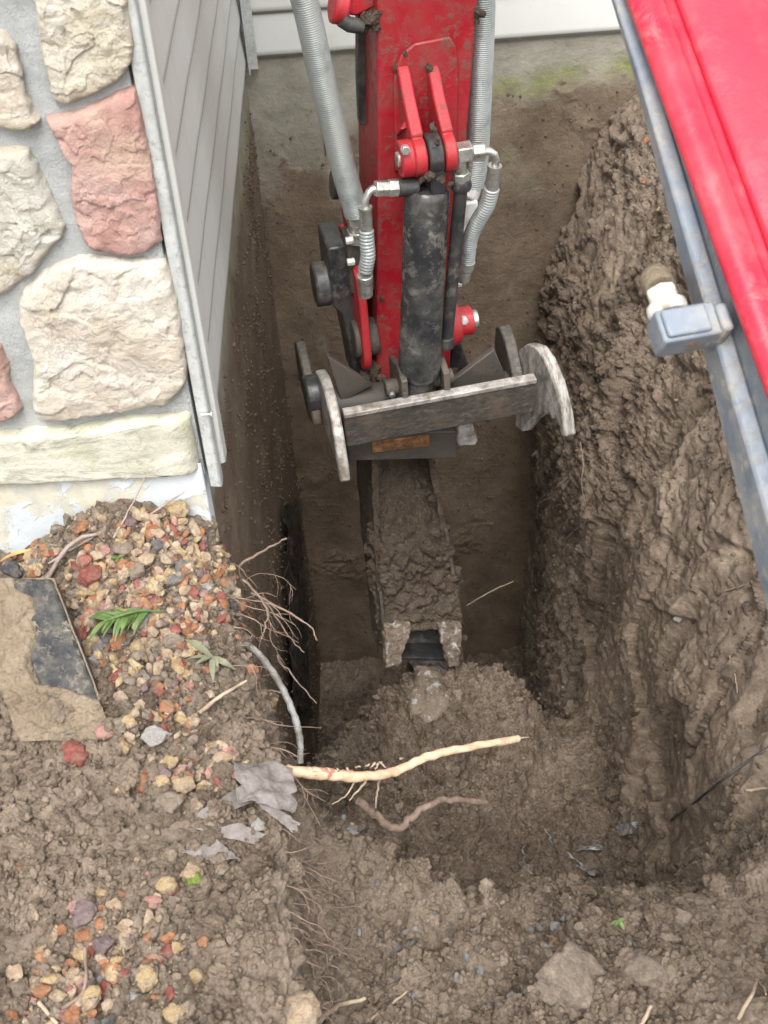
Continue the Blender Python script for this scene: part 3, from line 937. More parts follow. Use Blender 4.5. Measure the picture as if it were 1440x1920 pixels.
stone(None, .052, 'ledge_stone', 60, poly=[(-1.15, lz0 + .020), (-.8, lz0 + .018), (-.55, lz0 + .008), (LEFT_X + .002, lz0 + .002), (LEFT_X + .004, lz1 + .008), (-.36, lz1 + .010), (-.55, lz1 - .004), (-.8, lz1 - .006), (-1.15, lz1 - .008)], M=260, K=24, name='ledge_stone', rimp=40, rough=.45)

# ================================================================== EXCAVATOR
exc = empty('excavator', EO, YAW)
tag(exc, 'red excavator boom and arm with hydraulic thumb and narrow muddy bucket in the trench', 'excavator')
def X(name, mb, mat, parent=None, bevel=.003, **k):
    return obj(name, mb, mat, parent or exc, bevel=bevel, **k)
def V(*a): return Vector(a)

# ---- arm (stick): tapered box
AD = .21                                              # depth of the arm
lf = [E(706, -40, yl=0), E(707.5, 200, yl=0), E(709, 380, yl=0), E(706, 722, yl=0)]
rf = [E(899, -40, yl=0), E(880, 200, yl=0), E(862, 400, yl=0), E(842, 722, yl=0)]
top_l, top_r = V(lf[0].x, 0, 2.0), V(rf[0].x, 0, 2.0)
loops = []
for a, b, d in [(top_l, top_r, AD * 1.1)] + [(a, b, AD) for a, b in zip(lf, rf)]:
    loops.append([V(a.x, 0, a.z), V(b.x, 0, b.z), V(b.x, d, b.z), V(a.x, d, a.z)])
arm = X('arm', MB().loft(loops), 'red_paint', bevel=.006, seg=3)
# doubler plate round the lugs
dp = [(738, 318), (737, 130), (752, 98), (776, 79), (842, 66), (853, 84), (858, 130), (855, 318)]
mb = MB().prism([E(u, v, yl=-.001) for u, v in dp], (0, -.010, 0))
X('doubler_plate', mb, 'red_paint', arm, bevel=.004)
# top collar band of the arm and mud-packed clamp at the top left corner
# cylinder lugs
def lug(u0, u1, w):
    a, b = E(u0, 300, yl=-.11).x, E(u1, 300, yl=-.11).x
    zt = E((u0 + u1) / 2, 118, yl=-.012).z
    zp = E(800, 292, yl=-.125).z
    prof = [(-.011, zt), (-.03, zt - .012), (-.06, zt - .05), (-.125, zp + .05)]
    for k in range(9):
        an = PI * .62 - k * PI * 1.12 / 8
        prof.append((-.128 - .040 * math.sin(an) if False else -.122 - .042 * math.cos(PI * .5 - PI * k / 8) , zp + .042 * math.cos(PI * k / 8)))
    prof += [(-.06, zp - .046), (-.011, zp - .10)]
    return MB().loft([[V(a, y, z) for y, z in prof], [V(b, y, z) for y, z in prof]]), zp
mb, zpin = lug(770, 793, 0)
X('cylinder_lug', mb, 'red_lug', arm, bevel=.004)
mb, _ = lug(826, 848, 0)
X('cylinder_lug', mb, 'red_lug', arm, bevel=.004)
# inner gusset beside the left lug
xg = E(757, 250, yl=-.05).x
pinc = V(E(808, 292, yl=-.125).x, -.122, zpin)
mb = MB()
mb.prism([V(E(760, 140, yl=-.02).x, -.011, E(760, 150, yl=-.02).z), V(E(762, 200, yl=-.05).x, -.05, E(760, 215, yl=-.05).z), V(E(752, 262, yl=-.09).x, -.085, zpin + .05), V(E(752, 300, yl=-.05).x, -.011, zpin)], (.014, 0, 0))
X('gusset', mb, 'red_lug', arm, bevel=.003)
mb = MB()
xa = E(747, 290, yl=-.12).x
mb.cyl(V(xa, -.122, zpin), V(xa + .030, -.122, zpin), .040, 28)
X('pin_boss', mb, 'red_lug', arm, bevel=.004)
bq = E(760, 281, yl=-.163)
X('bolt', MB().hexa(V(bq.x, -.155, bq.z), V(bq.x, -.170, bq.z), .011), 'zinc', arm, bevel=.0015)
mb = MB().cyl(V(xa - .006, -.122, zpin), V(xa + .16, -.122, zpin), .017, 20)
X('lug_pin', mb, 'zinc', arm)

# ---- thumb cylinder
ctop = E(801, 352, yl=-.125)
cbot = E(786, 700, yl=-.155)
ax = (cbot - ctop).normalized()
mb = MB()
CR = .050
prof = [(0, .030), (.004, .042), (.012, CR * 1.0), (.06, CR), (.065, CR * 1.0)]
Lc = (cbot - ctop).length
path = [ctop, ctop + ax * .006, ctop + ax * .018, ctop + ax * (Lc - .075), ctop + ax * (Lc - .070), ctop + ax * (Lc - .02), ctop + ax * (Lc + .004), ctop + ax * (Lc + .012)]
mb.tube(path, [CR * .86, CR * .97, CR, CR, CR * 1.03, CR * 1.03, CR * .96, CR * .80], 40)
cyl = X('thumb_cylinder', mb, 'black_gloss', bevel=0)
mb = MB()
mb.tube([ctop + ax * (Lc + .008), ctop + ax * (Lc + .045)], CR * .72, 24)
X('cylinder_rod', mb, 'rubber', cyl, bevel=0)
# cylinder eye between the lugs, packed with mud
mb = MB()
xe0, xe1 = E(797, 292, yl=-.12).x, E(824, 292, yl=-.12).x
mb.cyl(V(xe0, -.122, zpin), V(xe1, -.122, zpin), .046, 28)
mb.prism([V(xe0, -.085, zpin), V(xe0, -.160, zpin), V(xe0, -.165, ctop.z), V(xe0, -.085, ctop.z)], (xe1 - xe0, 0, 0))
X('cylinder_eye', mb, 'black_paint', cyl, bevel=.004)
# end band
mb = MB().tube([ctop + ax * .016, ctop + ax * .04], CR * 1.02, 40)
# port block left with steel elbow and sleeved hose
def hose_ribbed(path, r, pitch=.0045, depth=.10, seg=18):
    pts_ = [Vector(p) for p in path]
    # Catmull-Rom resample
    dense = []
    ext = [pts_[0] * 2 - pts_[1]] + pts_ + [pts_[-1] * 2 - pts_[-2]]
    for i in range(1, len(ext) - 2):
        p0, p1, p2, p3 = ext[i - 1:i + 3]
        for k in range(24):
            s_ = k / 24
            dense.append(.5 * ((2 * p1) + (p2 - p0) * s_ + (2 * p0 - 5 * p1 + 4 * p2 - p3) * s_ ** 2 + (3 * p1 - p0 - 3 * p2 + p3) * s_ ** 3))
    dense.append(pts_[-1])
    L = [0]
    for a, b in zip(dense, dense[1:]): L.append(L[-1] + (b - a).length)
    n = max(4, int(L[-1] / pitch))
    da = np.array([list(p) for p in dense])
    out, rad = [], []
    for k in range(n):
        for o, q in ((.0, 1 - depth), (.3, 1.0), (.7, 1.0)):
            s_ = (k + o) * pitch
            out.append(Vector([float(np.interp(s_, L, da[:, j])) for j in range(3)]))
            rad.append(r * q)
    return MB().tube(out, rad, seg)
pa = E(765, 352, yl=-.130)
pb = E(745, 352, yl=-.135)
mb = MB().cyl(V(pa.x + .02, pa.y, pa.z), V(pb.x, pb.y, pb.z), .020, 20)
port = X('hose_port', mb, 'black_paint', cyl, bevel=.002)
pc, pd = E(728, 353, yl=-.135), E(703, 354, yl=-.138)
mb = MB().hexa(pb + V(.002, 0, 0), pc, .0205)
mb.hexa(pc, pd, .0185)
X('hex_fitting', mb, 'zinc', cyl, bevel=.002)
pe, pf, pg = E(692, 360, yl=-.14), E(685, 374, yl=-.142), E(685, 388, yl=-.142)
mb = MB().tube([pd, pd * .5 + pe * .5 + V(0, 0, .002), pe, pf, pg], .0085, 14)
X('elbow', mb, 'zinc', cyl, bevel=0)
ph, pi_, pj = E(687, 430, yl=-.142), E(690, 480, yl=-.140), E(687, 522, yl=-.135)
mb = MB().tube([pg, pg + V(0, 0, -.006), pg + V(0, 0, -.008), ph], [.0155, .0155, .014, .0145], 18)
X('ferrule', mb, 'zinc', cyl, bevel=0)
X('sleeved_hose', hose_ribbed([ph, E(688, 455, yl=-.142), pi_, E(684, 512, yl=-.130)], .0172, .0085, .16), 'hose', cyl, bevel=0, ang=80)
pk, pl_ = E(684, 515, yl=-.130), E(686, 553, yl=-.120)
mb = MB().tube([pk, pk * .7 + pl_ * .3, pk * .66 + pl_ * .34, pl_], [.0185, .0185, .0165, .0165], 18)
X('ferrule', mb, 'zinc', cyl, bevel=.002)
# long steel return tube on the right of the cylinder
ta, tb = E(865, 345, yl=-.135), E(836, 650, yl=-.12)
mb = MB().tube([ta, tb], .0155, 18)
tube_r = X('return_tube', mb, 'black_paint', bevel=0)
mb = MB().tube([ta + V(0, 0, .012), ta, ta + V(-.001, 0, -.012)], [.020, .024, .022], 16)
X('collar', mb, 'black_paint', tube_r, bevel=.002)
X('collar', MB().tube([tb + V(0, 0, .03), tb], .020, 16), 'black_paint', tube_r, bevel=.002)
fa, fb = E(864, 322, yl=-.137), E(862, 292, yl=-.14)
mb = MB().hexa(ta + V(0, 0, .01), fa, .0195)
mb.tube([fa, fb], .0135, 14)
X('hex_fitting', mb, 'zinc', tube_r, bevel=.002)
fc, fd, fe = E(860, 286, yl=-.14), E(884, 286, yl=-.14), E(908, 284, yl=-.14)
X('hex_fitting', MB().box((fc + fd) / 2 + V(-.002, 0, 0), (.034, .030, .032)).hexa(fd, fe, .020), 'zinc', tube_r, bevel=.003)
mb = MB().tube([fe, E(918, 284, yl=-.14), E(927, 290, yl=-.139), E(930, 302, yl=-.137), E(928, 312, yl=-.135)], .0088, 14)
X('elbow', mb, 'zinc', tube_r, bevel=0)
g0, g1 = E(928, 310, yl=-.135), E(922, 352, yl=-.130)
mb = MB().tube([g0, g0 * .85 + g1 * .15, g0 * .84 + g1 * .16, g1], [.016, .016, .0145, .015], 18)
X('ferrule', mb, 'zinc', tube_r, bevel=0)
X('sleeved_hose', hose_ribbed([g1, E(913, 385, yl=-.12), E(894, 418, yl=-.10), E(881, 450, yl=-.08), E(876, 490, yl=-.06)], .0185, .0072, .15), 'hose', tube_r, bevel=0, ang=80)
g2, g3 = E(877, 488, yl=-.06), E(868, 526, yl=-.05)
X('ferrule', MB().tube([g2, g2 * .6 + g3 * .4, g2 * .55 + g3 * .45, g3], [.019, .019, .016, .0155], 18), 'zinc', tube_r, bevel=.002)

# ---- big guarded hoses either side of the arm
hl = X('hydraulic_hose', hose_ribbed([E(552, -70, yl=-.02), E(578, 30, yl=-.02), E(600, 130, yl=-.015), E(625, 235, yl=-.01), E(645, 320, yl=.0), E(660, 372, yl=.01), E(668, 400, yl=.015)], .0285, .0046, .12, 22), 'hose', bevel=0, ang=80)
h1, h2 = E(669, 398, yl=.015), E(672, 430, yl=.02)
mb = MB().hexa(h1, h1 * .45 + h2 * .55, .029).tube([h1 * .5 + h2 * .5, h2], .024, 16).hexa(h2, E(674, 452, yl=.02), .030)
X('hex_fitting', mb, 'zinc', hl, bevel=.003)
hr = X('hydraulic_hose', hose_ribbed([E(906, -60, yl=.06), E(905, 40, yl=.06), E(901, 140, yl=.06), E(897, 240, yl=.06), E(893, 310, yl=.055), E(884, 352, yl=.05)], .0275, .0046, .12, 22), 'hose', bevel=0, ang=80)
h1, h2 = E(876, 372, yl=.04), E(870, 430, yl=.04)
mb = MB().box((h1 + h2) / 2, (.05, .05, .085)).hexa(E(884, 348, yl=.05), h1, .027)
X('hex_fitting', mb, 'white_metal', hr, bevel=.006)
# valve block and bolts left of the arm
v0, v1 = E(668, 455, yl=.03), E(676, 530, yl=.03)
mb = MB().box((v0 + v1) / 2 + V(.004, .02, 0), (.062, .07, abs(v0.z - v1.z) + .04))
vb = X('valve_block', mb, 'muddy_steel', bevel=.006)
for (u, v) in ((648, 452), (651, 492)):
    b0 = E(u, v, yl=.0)
    X('bolt', MB().hexa(b0, b0 + V(.018, 0, 0), .0095), 'white_metal', vb, bevel=.0015)
for (u, v) in ((890, 459), (862, 531)):
    b0 = E(u, v, yl=.02)
    X('bolt', MB().hexa(b0 + V(-.018, 0, 0), b0 + V(.004, 0, 0), .0095), 'white_metal', arm, bevel=.0015)
# black cable guard strip left of the arm
mb = MB()
mb.prism([E(671, 10, yl=.12), E(684, 10, yl=.12), E(688, 150, yl=.12), E(688, 235, yl=.12), E(675, 235, yl=.12), E(671, 150, yl=.12)], (0, .03, 0))
X('cable_guard', mb, 'rubber', arm, bevel=.003)
# red arm head ears / collar at the top of the picture
mb = MB()
mb.cyl(E(622, 6, yl=.03), E(650, 10, yl=.03), .040, 28)
mb.prism([E(640, -60, yl=.03), E(704, -60, yl=.03), E(704, 14, yl=.03), E(668, 32, yl=.03), E(640, 26, yl=.03)], (0, .10, 0))
head = X('arm_head', mb, 'red_lug', arm, bevel=.006)
mb = MB().tube([E(640, 36, yl=.0), E(655, 46, yl=.0), E(680, 50, yl=.0)], .016, 12)
X('mud_clump', mb, 'rubber', arm, bevel=0)
# red side plate behind the left hose and lower ears of the arm
def side_plate(pxs, yl0, th, mat, nm, par=None, bev=.004):
    return X(nm, MB().prism([E(u, v, yl=yl0) for u, v in pxs], (0, th, 0)), mat, par, bevel=bev)
side_plate([(628, 292), (640, 288), (672, 470), (658, 474)], .09, .05, 'red_lug', 'side_plate', arm)
mb = MB().cyl(E(622, 345, yl=.10), E(634, 345, yl=.10), .036, 20)
X('link_pin', mb, 'black_paint', arm)

# lower red ears: curved plates at each side of the arm end
def ear(xl, th, u_of, mat='red_lug'):
    prof = []
    for (u, v) in u_of:
        q = E(u, v, xl=xl)
        prof.append(q)
    return MB().prism(prof, (th, 0, 0))
xl_e = E(690, 600, yl=.02).x - .012
zt, zb = E(664, 505, yl=.02).z, E(690, 660, yl=.02).z
mb = MB()
prof = [(.16, zt + .05), (-.03, zt), (-.045, zt - .06)]
for k in range(10):
    a = PI * k / 9
    prof.append((.02 - .075 * math.cos(a * .9) , zb + .035 - .065 * math.sin(a)))
prof += [(.16, zb + .05)]
mb.prism([V(xl_e - .018, y, z) for y, z in prof], (.020, 0, 0))
X('arm_ear', mb, 'red_lug', arm, bevel=.004)
mb = MB().cyl(V(xl_e - .030, .02, zb + .045), V(xl_e + .03, .02, zb + .045), .048, 28)
X('pivot_bushing', mb, 'muddy_steel', arm, bevel=.004)
# right boss with pin
q0, q1, q2 = E(850, 605, yl=.03), E(884, 605, yl=.03), E(893, 605, yl=.03)
mb = MB().tube([q0 + V(-.02, 0, 0), q0 + V(.012, 0, 0), q0 + V(.014, 0, 0), V(q1.x, q1.y, q0.z)], [.062, .052, .037, .037], 28)
boss = X('pin_boss', mb, 'red_lug', arm, bevel=.003)
mb = MB().cyl(V(q1.x - .002, q1.y, q0.z), V(q2.x + .002, q2.y, q0.z), .024, 24)
X('pivot_pin', mb, 'zinc', boss, bevel=.002)
mb = MB().cyl(V(q2.x + .0022, q2.y - .004, q0.z + .004), V(q2.x + .0035, q2.y - .004, q0.z + .004), .008, 14)
X('pin_hole', mb, 'rubber', boss, bevel=0)
bq = E(872, 604, yl=-.008)
X('bolt', MB().hexa(bq, bq + V(0, .02, 0), .010), 'white_metal', boss, bevel=.0015)

# ---- black bucket link on the left and its pins
LX0 = E(655, 500, yl=.07).x
def link_profile():
    pxs = [(614, 466), (650, 460), (664, 560), (676, 610), (694, 690), (700, 722), (668, 724), (656, 660), (640, 590), (624, 575)]
    return [E(u, v, yl=.05) for u, v in pxs]
link = X('bucket_link', MB().prism(link_profile(), (0, .13, 0)), 'black_paint', bevel=.006)
mb = MB().prism([E(u, v, yl=.09) for u, v in ((652, 462), (672, 458), (690, 600), (670, 610))], (0, .08, 0))
X('bucket_link_plate', mb, 'muddy_steel', link, bevel=.004)
c0, c1 = E(588, 535, yl=.10), E(617, 533, yl=.10)
mb = MB().cyl(c0, V(c1.x, c0.y, c0.z), .055, 32)
X('link_pin', mb, 'black_paint', link, bevel=.006)
# right side link seen beyond the thumb
mb = MB().prism([E(u, v, yl=.10) for u, v in ((846, 650), (862, 640), (882, 690), (880, 712), (842, 716))], (0, .10, 0))
X('bucket_link_plate', mb, 'black_paint', link, bevel=.006)

# ---- thumb: two tines, cross bar, pivot tube, ears and gussets
thumb = empty('thumb')
thumb.parent = exc
def T(name, mb, mat, bevel=.003, **k): return obj(name, mb, mat, thumb, bevel=bevel, **k)
YB = -.215                                             # plane of the front cross bar
bl, br = E(648, 778, yl=YB), E(1006, 712, yl=YB)
bh = .075
z_l, z_r = bl.z, br.z
mb = MB()
zz_ = (z_l + z_r) / 2
poly = [(YB, .0), (YB + .020, .003), (YB + .024, -.10), (YB + .008, -.105)]
mb.loft([[V(bl.x - .004, y, z_l + dz) for y, dz in poly], [V(br.x, y, z_r + dz) for y, dz in poly]])
bar = T('cross_bar', mb, 'dark_scraped', bevel=.004)
mb = MB()
poly = [(YB - .003, .003), (YB + .022, .006), (YB + .021, .001), (YB - .002, -.010)]
mb.loft([[V(bl.x - .004, y, z_l + dz) for y, dz in poly], [V(br.x, y, z_r + dz) for y, dz in poly]])
T('wear_edge', mb, 'worn_steel', bevel=.002)
# left tine
def tine(pxs, xl, th, mat, nm='tine', mb=None):
    prof = [E(u, v, xl=xl) for u, v in pxs]
    return T(nm, (mb or MB()).prism(prof, (th, 0, 0)), mat, bevel=.005)
xl_t = E(642, 800, yl=YB).x
prof = [(.02, -.03), (-.03, .012), (-.09, .032), (-.15, .028), (-.205, .0), (-.24, -.055), (-.262, -.12), (-.270, -.158), (-.25, -.166), (-.225, -.13), (-.18, -.12), (-.1, -.13), (.0, -.13)]
T('tine', MB().prism([V(xl_t - .026, y, z_l + z) for y, z in prof], (.026, 0, 0)), 'worn_steel', bevel=.005)
prof2 = [(.13, .0), (.09, .025), (.05, .015), (-.02, -.03), (-.07, -.08), (-.08, -.12), (-.02, -.14), (.12, -.1)]
T('outer_plate', MB().prism([V(xl_t - .054, y, z_l + z) for y, z in prof2], (.026, 0, 0)), 'dark_scraped', bevel=.005)
c0, c1 = E(572, 742, yl=-.02), E(603, 742, yl=-.02)
T('pivot_pin_cap', MB().cyl(c0, V(c1.x + .01, c0.y, c0.z), .052, 32), 'black_paint', bevel=.006)
# right tine: curved, toothed inside
xr_t = br.x + .012
prof = [(-.02, -.075), (-.05, -.02), (-.09, .020), (-.13, .034), (-.165, .018), (-.205, -.03), (-.24, -.095), (-.265, -.15), (-.255, -.164), (-.235, -.158),
        (-.228, -.146), (-.216, -.152), (-.210, -.136), (-.198, -.146), (-.190, -.132), (-.174, -.148), (-.164, -.138), (-.148, -.165), (-.132, -.19), (-.115, -.235), (-.08, -.24), (-.065, -.19), (-.03, -.13)]
sh = lambda y, z: .055 * sstep(-.05, -.27, np.array(y)).item() - .02 * sstep(-.14, -.24, np.array(z)).item()
T('tine', MB().loft([[V(xr_t - .004 + sh(y, z), y, z_r + z) for y, z in prof], [V(xr_t + .026 + sh(y, z), y, z_r + z) for y, z in prof]]), 'scraped_steel', bevel=.005)
# second (inner) ear on the right
xi = E(935, 660, yl=.02).x
prof = [(.06, -.07), (.05, -.02), (.02, .002), (-.03, -.012), (-.09, -.065), (-.13, -.12), (-.10, -.15), (.04, -.14)]
T('thumb_ear', MB().prism([V(xi, y, z_r + .01 + z) for y, z in prof], (.030, 0, 0)), 'dark_scraped', bevel=.004)
# pivot tube and gussets
tube0, tube1 = V(bl.x - .03, -.06, E(650, 752, yl=-.06).z), V(xi + .02, -.06, E(960, 728, yl=-.06).z)
T('pivot_tube', MB().cyl(tube0, tube1, .046, 32), 'muddy_steel', bevel=0)
T('gusset', MB().prism([E(u, v, yl=-.09) for u, v in ((614, 668), (700, 722), (640, 756))], (0, .018, 0)), 'muddy_steel', bevel=.003)
T('gusset', MB().prism([E(u, v, yl=-.09) for u, v in ((828, 722), (860, 706), (927, 655), (946, 700), (950, 735), (840, 742))], (0, .018, 0)), 'muddy_steel', bevel=.003)
# clevis at the foot of the cylinder
for (u0, u1) in ((748, 760), (826, 838)):
    a, b = E(u0, 735, yl=-.16).x, E(u1, 735, yl=-.16).x
    zc = E(790, 715, yl=-.16).z
    mb = MB().prism([V(a, -.205, zc - .07), V(a, -.195, zc + .035), V(a, -.15, zc + .05), V(a, -.06, zc + .02), V(a, -.06, zc - .07)], (b - a, 0, 0))
    T('clevis_plate', mb, 'dark_scraped', bevel=.003)
a = E(722, 728, yl=-.14)
mb = MB().cyl(V(a.x, a.y, a.z), V(a.x + .17, a.y, a.z), .021, 20)
T('clevis_pin', mb, 'muddy_steel', bevel=.002)
mb = MB().tube([V(a.x + .012, a.y - .018, a.z - .006), V(a.x + .012, a.y - .027, a.z - .008)], .008, 10)
T('grease_fitting', mb, 'zinc', bevel=.001)
# lower cross block with rusty plate, and stub tooth
zb0, zb1 = E(700, 818, yl=-.10).z, E(700, 862, yl=-.10).z
la, lb = E(652, 845, yl=-.10), E(858, 840, yl=-.10)
mb = MB().loft([[V(x, -.10, z + .055), V(x, -.01, z + .055), V(x, -.01, z - .04), V(x, -.10, z - .035)] for x, z in ((la.x, la.z), (lb.x, lb.z))])
T('lower_block', mb, 'muddy_steel', bevel=.004)
ra, rb_ = E(697, 838, yl=-.104), E(806, 826, yl=-.104)
mb = MB().loft([[V(x, -.1055, z + .017), V(x, -.098, z + .017), V(x, -.098, z - .019), V(x, -.1055, z - .019)] for x, z in ((ra.x, ra.z), (rb_.x, rb_.z))])
T('rusty_plate', mb, 'rust', bevel=.002)
mb = MB().prism([E(u, v, yl=-.115) for u, v in ((860, 795), (886, 792), (897, 826), (892, 836), (858, 838))], (0, .05, 0))
T('stub_tooth', mb, 'worn_steel', bevel=.005)

# ---- bucket: narrow trenching bucket full of mud
bucket = empty('bucket')
bucket.parent = exc
def B(name, mb, mat, bevel=.003, **k): return obj(name, mb, mat, bucket, bevel=bevel, **k)
def bp(u, v, y): return E(u, v, yl=y)
def strip(pl, pr, th):       # plate from lists of left/right points along the depth
    return MB().loft([[a, b, b + V(0, th, 0), a + V(0, th, 0)] for a, b in zip(pl, pr)])
YS = [(860, .02), (980, .0), (1100, -.06), (1200, -.13), (1252, -.17)]
lx = {860: (697, 814), 980: (700, 836), 1100: (708, 856), 1200: (717, 866), 1252: (720, 868)}
outer_l = [bp(lx[v][0], v, y) for v, y in YS]
outer_r = [bp(lx[v][1], v, y) for v, y in YS]
o = B('side_plate', MB().loft([[p, p + V(.016, 0, 0), p + V(.016, .24 - .02 * i, -.02), p + V(0, .24 - .02 * i, -.02)] for i, p in enumerate(outer_l)]), 'mud_wet', 0)
caked(o, .020, .03, 4)
o = B('side_plate', MB().loft([[p, p + V(-.016, 0, 0), p + V(-.016, .24 - .02 * i, -.02), p + V(0, .24 - .02 * i, -.02)] for i, p in enumerate(outer_r)]), 'mud_wet', 0)
caked(o, .020, .03, 4)
n_r, n_c = 110, 60
g = np.zeros((n_r, n_c, 3), np.float32)
for i in range(n_r):
    s_ = i / (n_r - 1) * 3.3
    k = min(3, int(s_)); f_ = s_ - k
    ov = sstep(.7, 1.4, np.array(s_)).item()
    a = outer_l[k].lerp(outer_l[k + 1], f_) + V(.010 - .020 * ov, 0, 0)
    b = outer_r[k].lerp(outer_r[k + 1], f_) + V(-.010 + .020 * ov, 0, 0)
    ov = ov * (1 - sstep(2.3, 2.9, np.array(s_)).item())
    rec = .095 * (1 - sstep(.2, 1.2, np.array(s_)).item()) + .012 - .030 * ov + .09 * sstep(2.55, 3.0, np.array(s_)).item()
    for j in range(n_c):
        w = j / (n_c - 1)
        q = a.lerp(b, w)
        e_ = min(w, 1 - w)
        g[i, j] = (q.x, q.y + rec * min(1, 6 * e_ + .15) + ov * .05 * max(0, 1 - e_ * 9) ** 2, q.z)
gf = g.reshape(-1, 3)
nb = grid_normals(gf, n_r, n_c)
sgn = np.sign(-nb[:, 1:2]); sgn[sgn == 0] = 1
gf2 = gf + nb * sgn * (.030 * clods(warp(gf, .05, .02), .06, 900) + .026 * clods(warp(gf, .02, .01), .025, 905) + .012 * clods(gf, .012, 908) - .016)[:, None]
me = grid_mesh('mud_fill', gf2, n_r, n_c)
o = B('mud_fill', me, 'mud_wet', 0, smooth=False)
me.shade_smooth()
B('back_plate', MB().loft([[p + V(0, .20 - .02 * i, -.02), q_ + V(0, .20 - .02 * i, -.02), q_ + V(0, .215 - .02 * i, -.02), p + V(0, .215 - .02 * i, -.02)] for i, (p, q_) in enumerate(zip(outer_l, outer_r))]), 'black_paint', .002)
a_, b_ = outer_l[-1], outer_r[-1]
B('floor_plate', MB().prism([a_ + V(.016, .05, -.01), b_ + V(-.016, .05, -.01), b_ + V(-.016, .13, -.025), a_ + V(.016, .13, -.025)], (0, 0, -.012)), 'black_paint', .002)
# lip with two teeth either side of the gap
for (u0, u1, ut0, ut1) in ((722, 772, 724, 748), (822, 866, 842, 860)):
    a, b, c_, d_ = bp(u0, 1176, -.135), bp(u1 if u0 < 800 else u1 + 0, 1176, -.135), bp(ut1, 1248, -.19), bp(ut0, 1250, -.19)
    caked(B('tooth', MB().prism([a, b, c_, d_], (0, .030, 0)), 'smeared_clay', .005), .020, .022, 5)
a = bp(724, 1168, -.115)
caked(B('lip_plate', MB().prism([bp(722, 1140, -.100), bp(864, 1140, -.100), bp(865, 1180, -.120), bp(722, 1180, -.120)], (0, .022, 0)), 'mud_wet', .003), .022, .025, 5)
for lst, k0, sg in ((outer_l, 2, 1), (outer_r, 1, -1)):
    a, b = lst[k0].lerp(lst[k0 + 1], .05), lst[k0].lerp(lst[k0 + 1], .75)
    mb = MB().prism([a + V(0, -.016, 0), a + V(sg * .010, -.014, 0), b + V(sg * .012, -.016, 0), b + V(0, -.018, 0)], (0, .014, 0))
    B('bare_edge', mb, 'dark_scraped', .002)

# ---- boom, rising from lower right to the top of the arm
boom = empty('boom')
boom.parent = exc
bn, bf = toL(EYE + ray(1440, 745) * .0005), toL(EYE + ray(1175, 0) * (.0005 * 1.122))
bu = (bf - bn).normalized()
bs = V(1, 0, 0)
bs = (bs - bu * bs.dot(bu)).normalized()
bz = bs.cross(bu).normalized()
if bz.z < 0: bz = -bz
def bo(s_, x, z): return bn + bu * s_ + bs * x + bz * z
def boom_loft(name, prof, mat, s0=-.62, s1=1.75, bevel=.004, parent=None, seg=2, n=14, taper=False):
    loops = []
    for k in range(n + 1):
        s_ = s0 + (s1 - s0) * k / n
        dp_ = max(.022, .108 - .18 * s_) if taper else 1.0
        loops.append([bo(s_, x, z * dp_) for x, z in prof])
    return obj(name, MB().loft(loops), mat, parent or boom, bevel=bevel, seg=seg)
boom_loft('edge_lip', [(.0, .0), (.004, -.012), (.052, -.012), (.052, .002), (.040, .003), (.033, .010), (.020, .013), (.008, .010)], 'red_lip', bevel=.005, seg=3)
boom_loft('top_plate', [(.0525, -.010), (.26, -.010), (.262, .0), (.245, .010), (.070, .010), (.056, .004), (.0525, .002)], 'red_boom', bevel=.004, seg=3)
boom_loft('side_plate', [(.014, -.12), (.030, -.12), (.030, -1.0), (.014, -1.0)], 'blue_steel', taper=True)
boom_loft('side_plate', [(.232, -.12), (.25, -.12), (.25, -1.0), (.232, -1.0)], 'blue_steel', taper=True)
boom_loft('bottom_flange', [(-.004, -.62), (.0135, -.56), (.0135, -1.06), (-.002, -1.10)], 'blue_steel', bevel=.003, taper=True)
# bracket with a hose stub
cb = toL(EYE + ray(1283, 618) * .00053)
MR = Matrix((bs, bu, bz)).transposed()
mb = MB().box(cb, (.062, .036, .036), MR)
mb.box(cb - bs * .004 + bz * .0205, (.046, .030, .006), MR)
brk = obj('hose_bracket', mb, 'blue_steel', boom, bevel=.005)
fa = cb + bu * .017 - bs * .012 + bz * .004
mb = MB().tube([fa, fa + bu * .012, fa + bu * .014], [.0205, .0205, .016], 20).hexa(fa + bu * .010, fa + bu * .030, .0165)
obj('hose_fitting', mb, 'fitting_white', brk, bevel=.003)
mb = MB().tube([fa + bu * .030, fa + bu * .042 - bz * .004, fa + bu * .052 - bz * .02 + bs * .008, fa + bu * .05 - bz * .06 + bs * .03, fa + bu * .04 - bz * .10 + bs * .07], .0155, 18)
obj('hose_stub', mb, 'mud_dry', brk, bevel=0)
hq = cb - bu * .0185 + bs * .004 - bz * .002
mb = MB().tube([hq, hq + bu * .004], .0085, 18)
obj('bracket_hole', mb, 'mud_dry', brk, bevel=0)
mb = MB().box(cb + bs * .034 - bu * .004, (.012, .030, .05), MR)
obj('bracket_weld', mb, 'blue_steel', brk, bevel=.004)

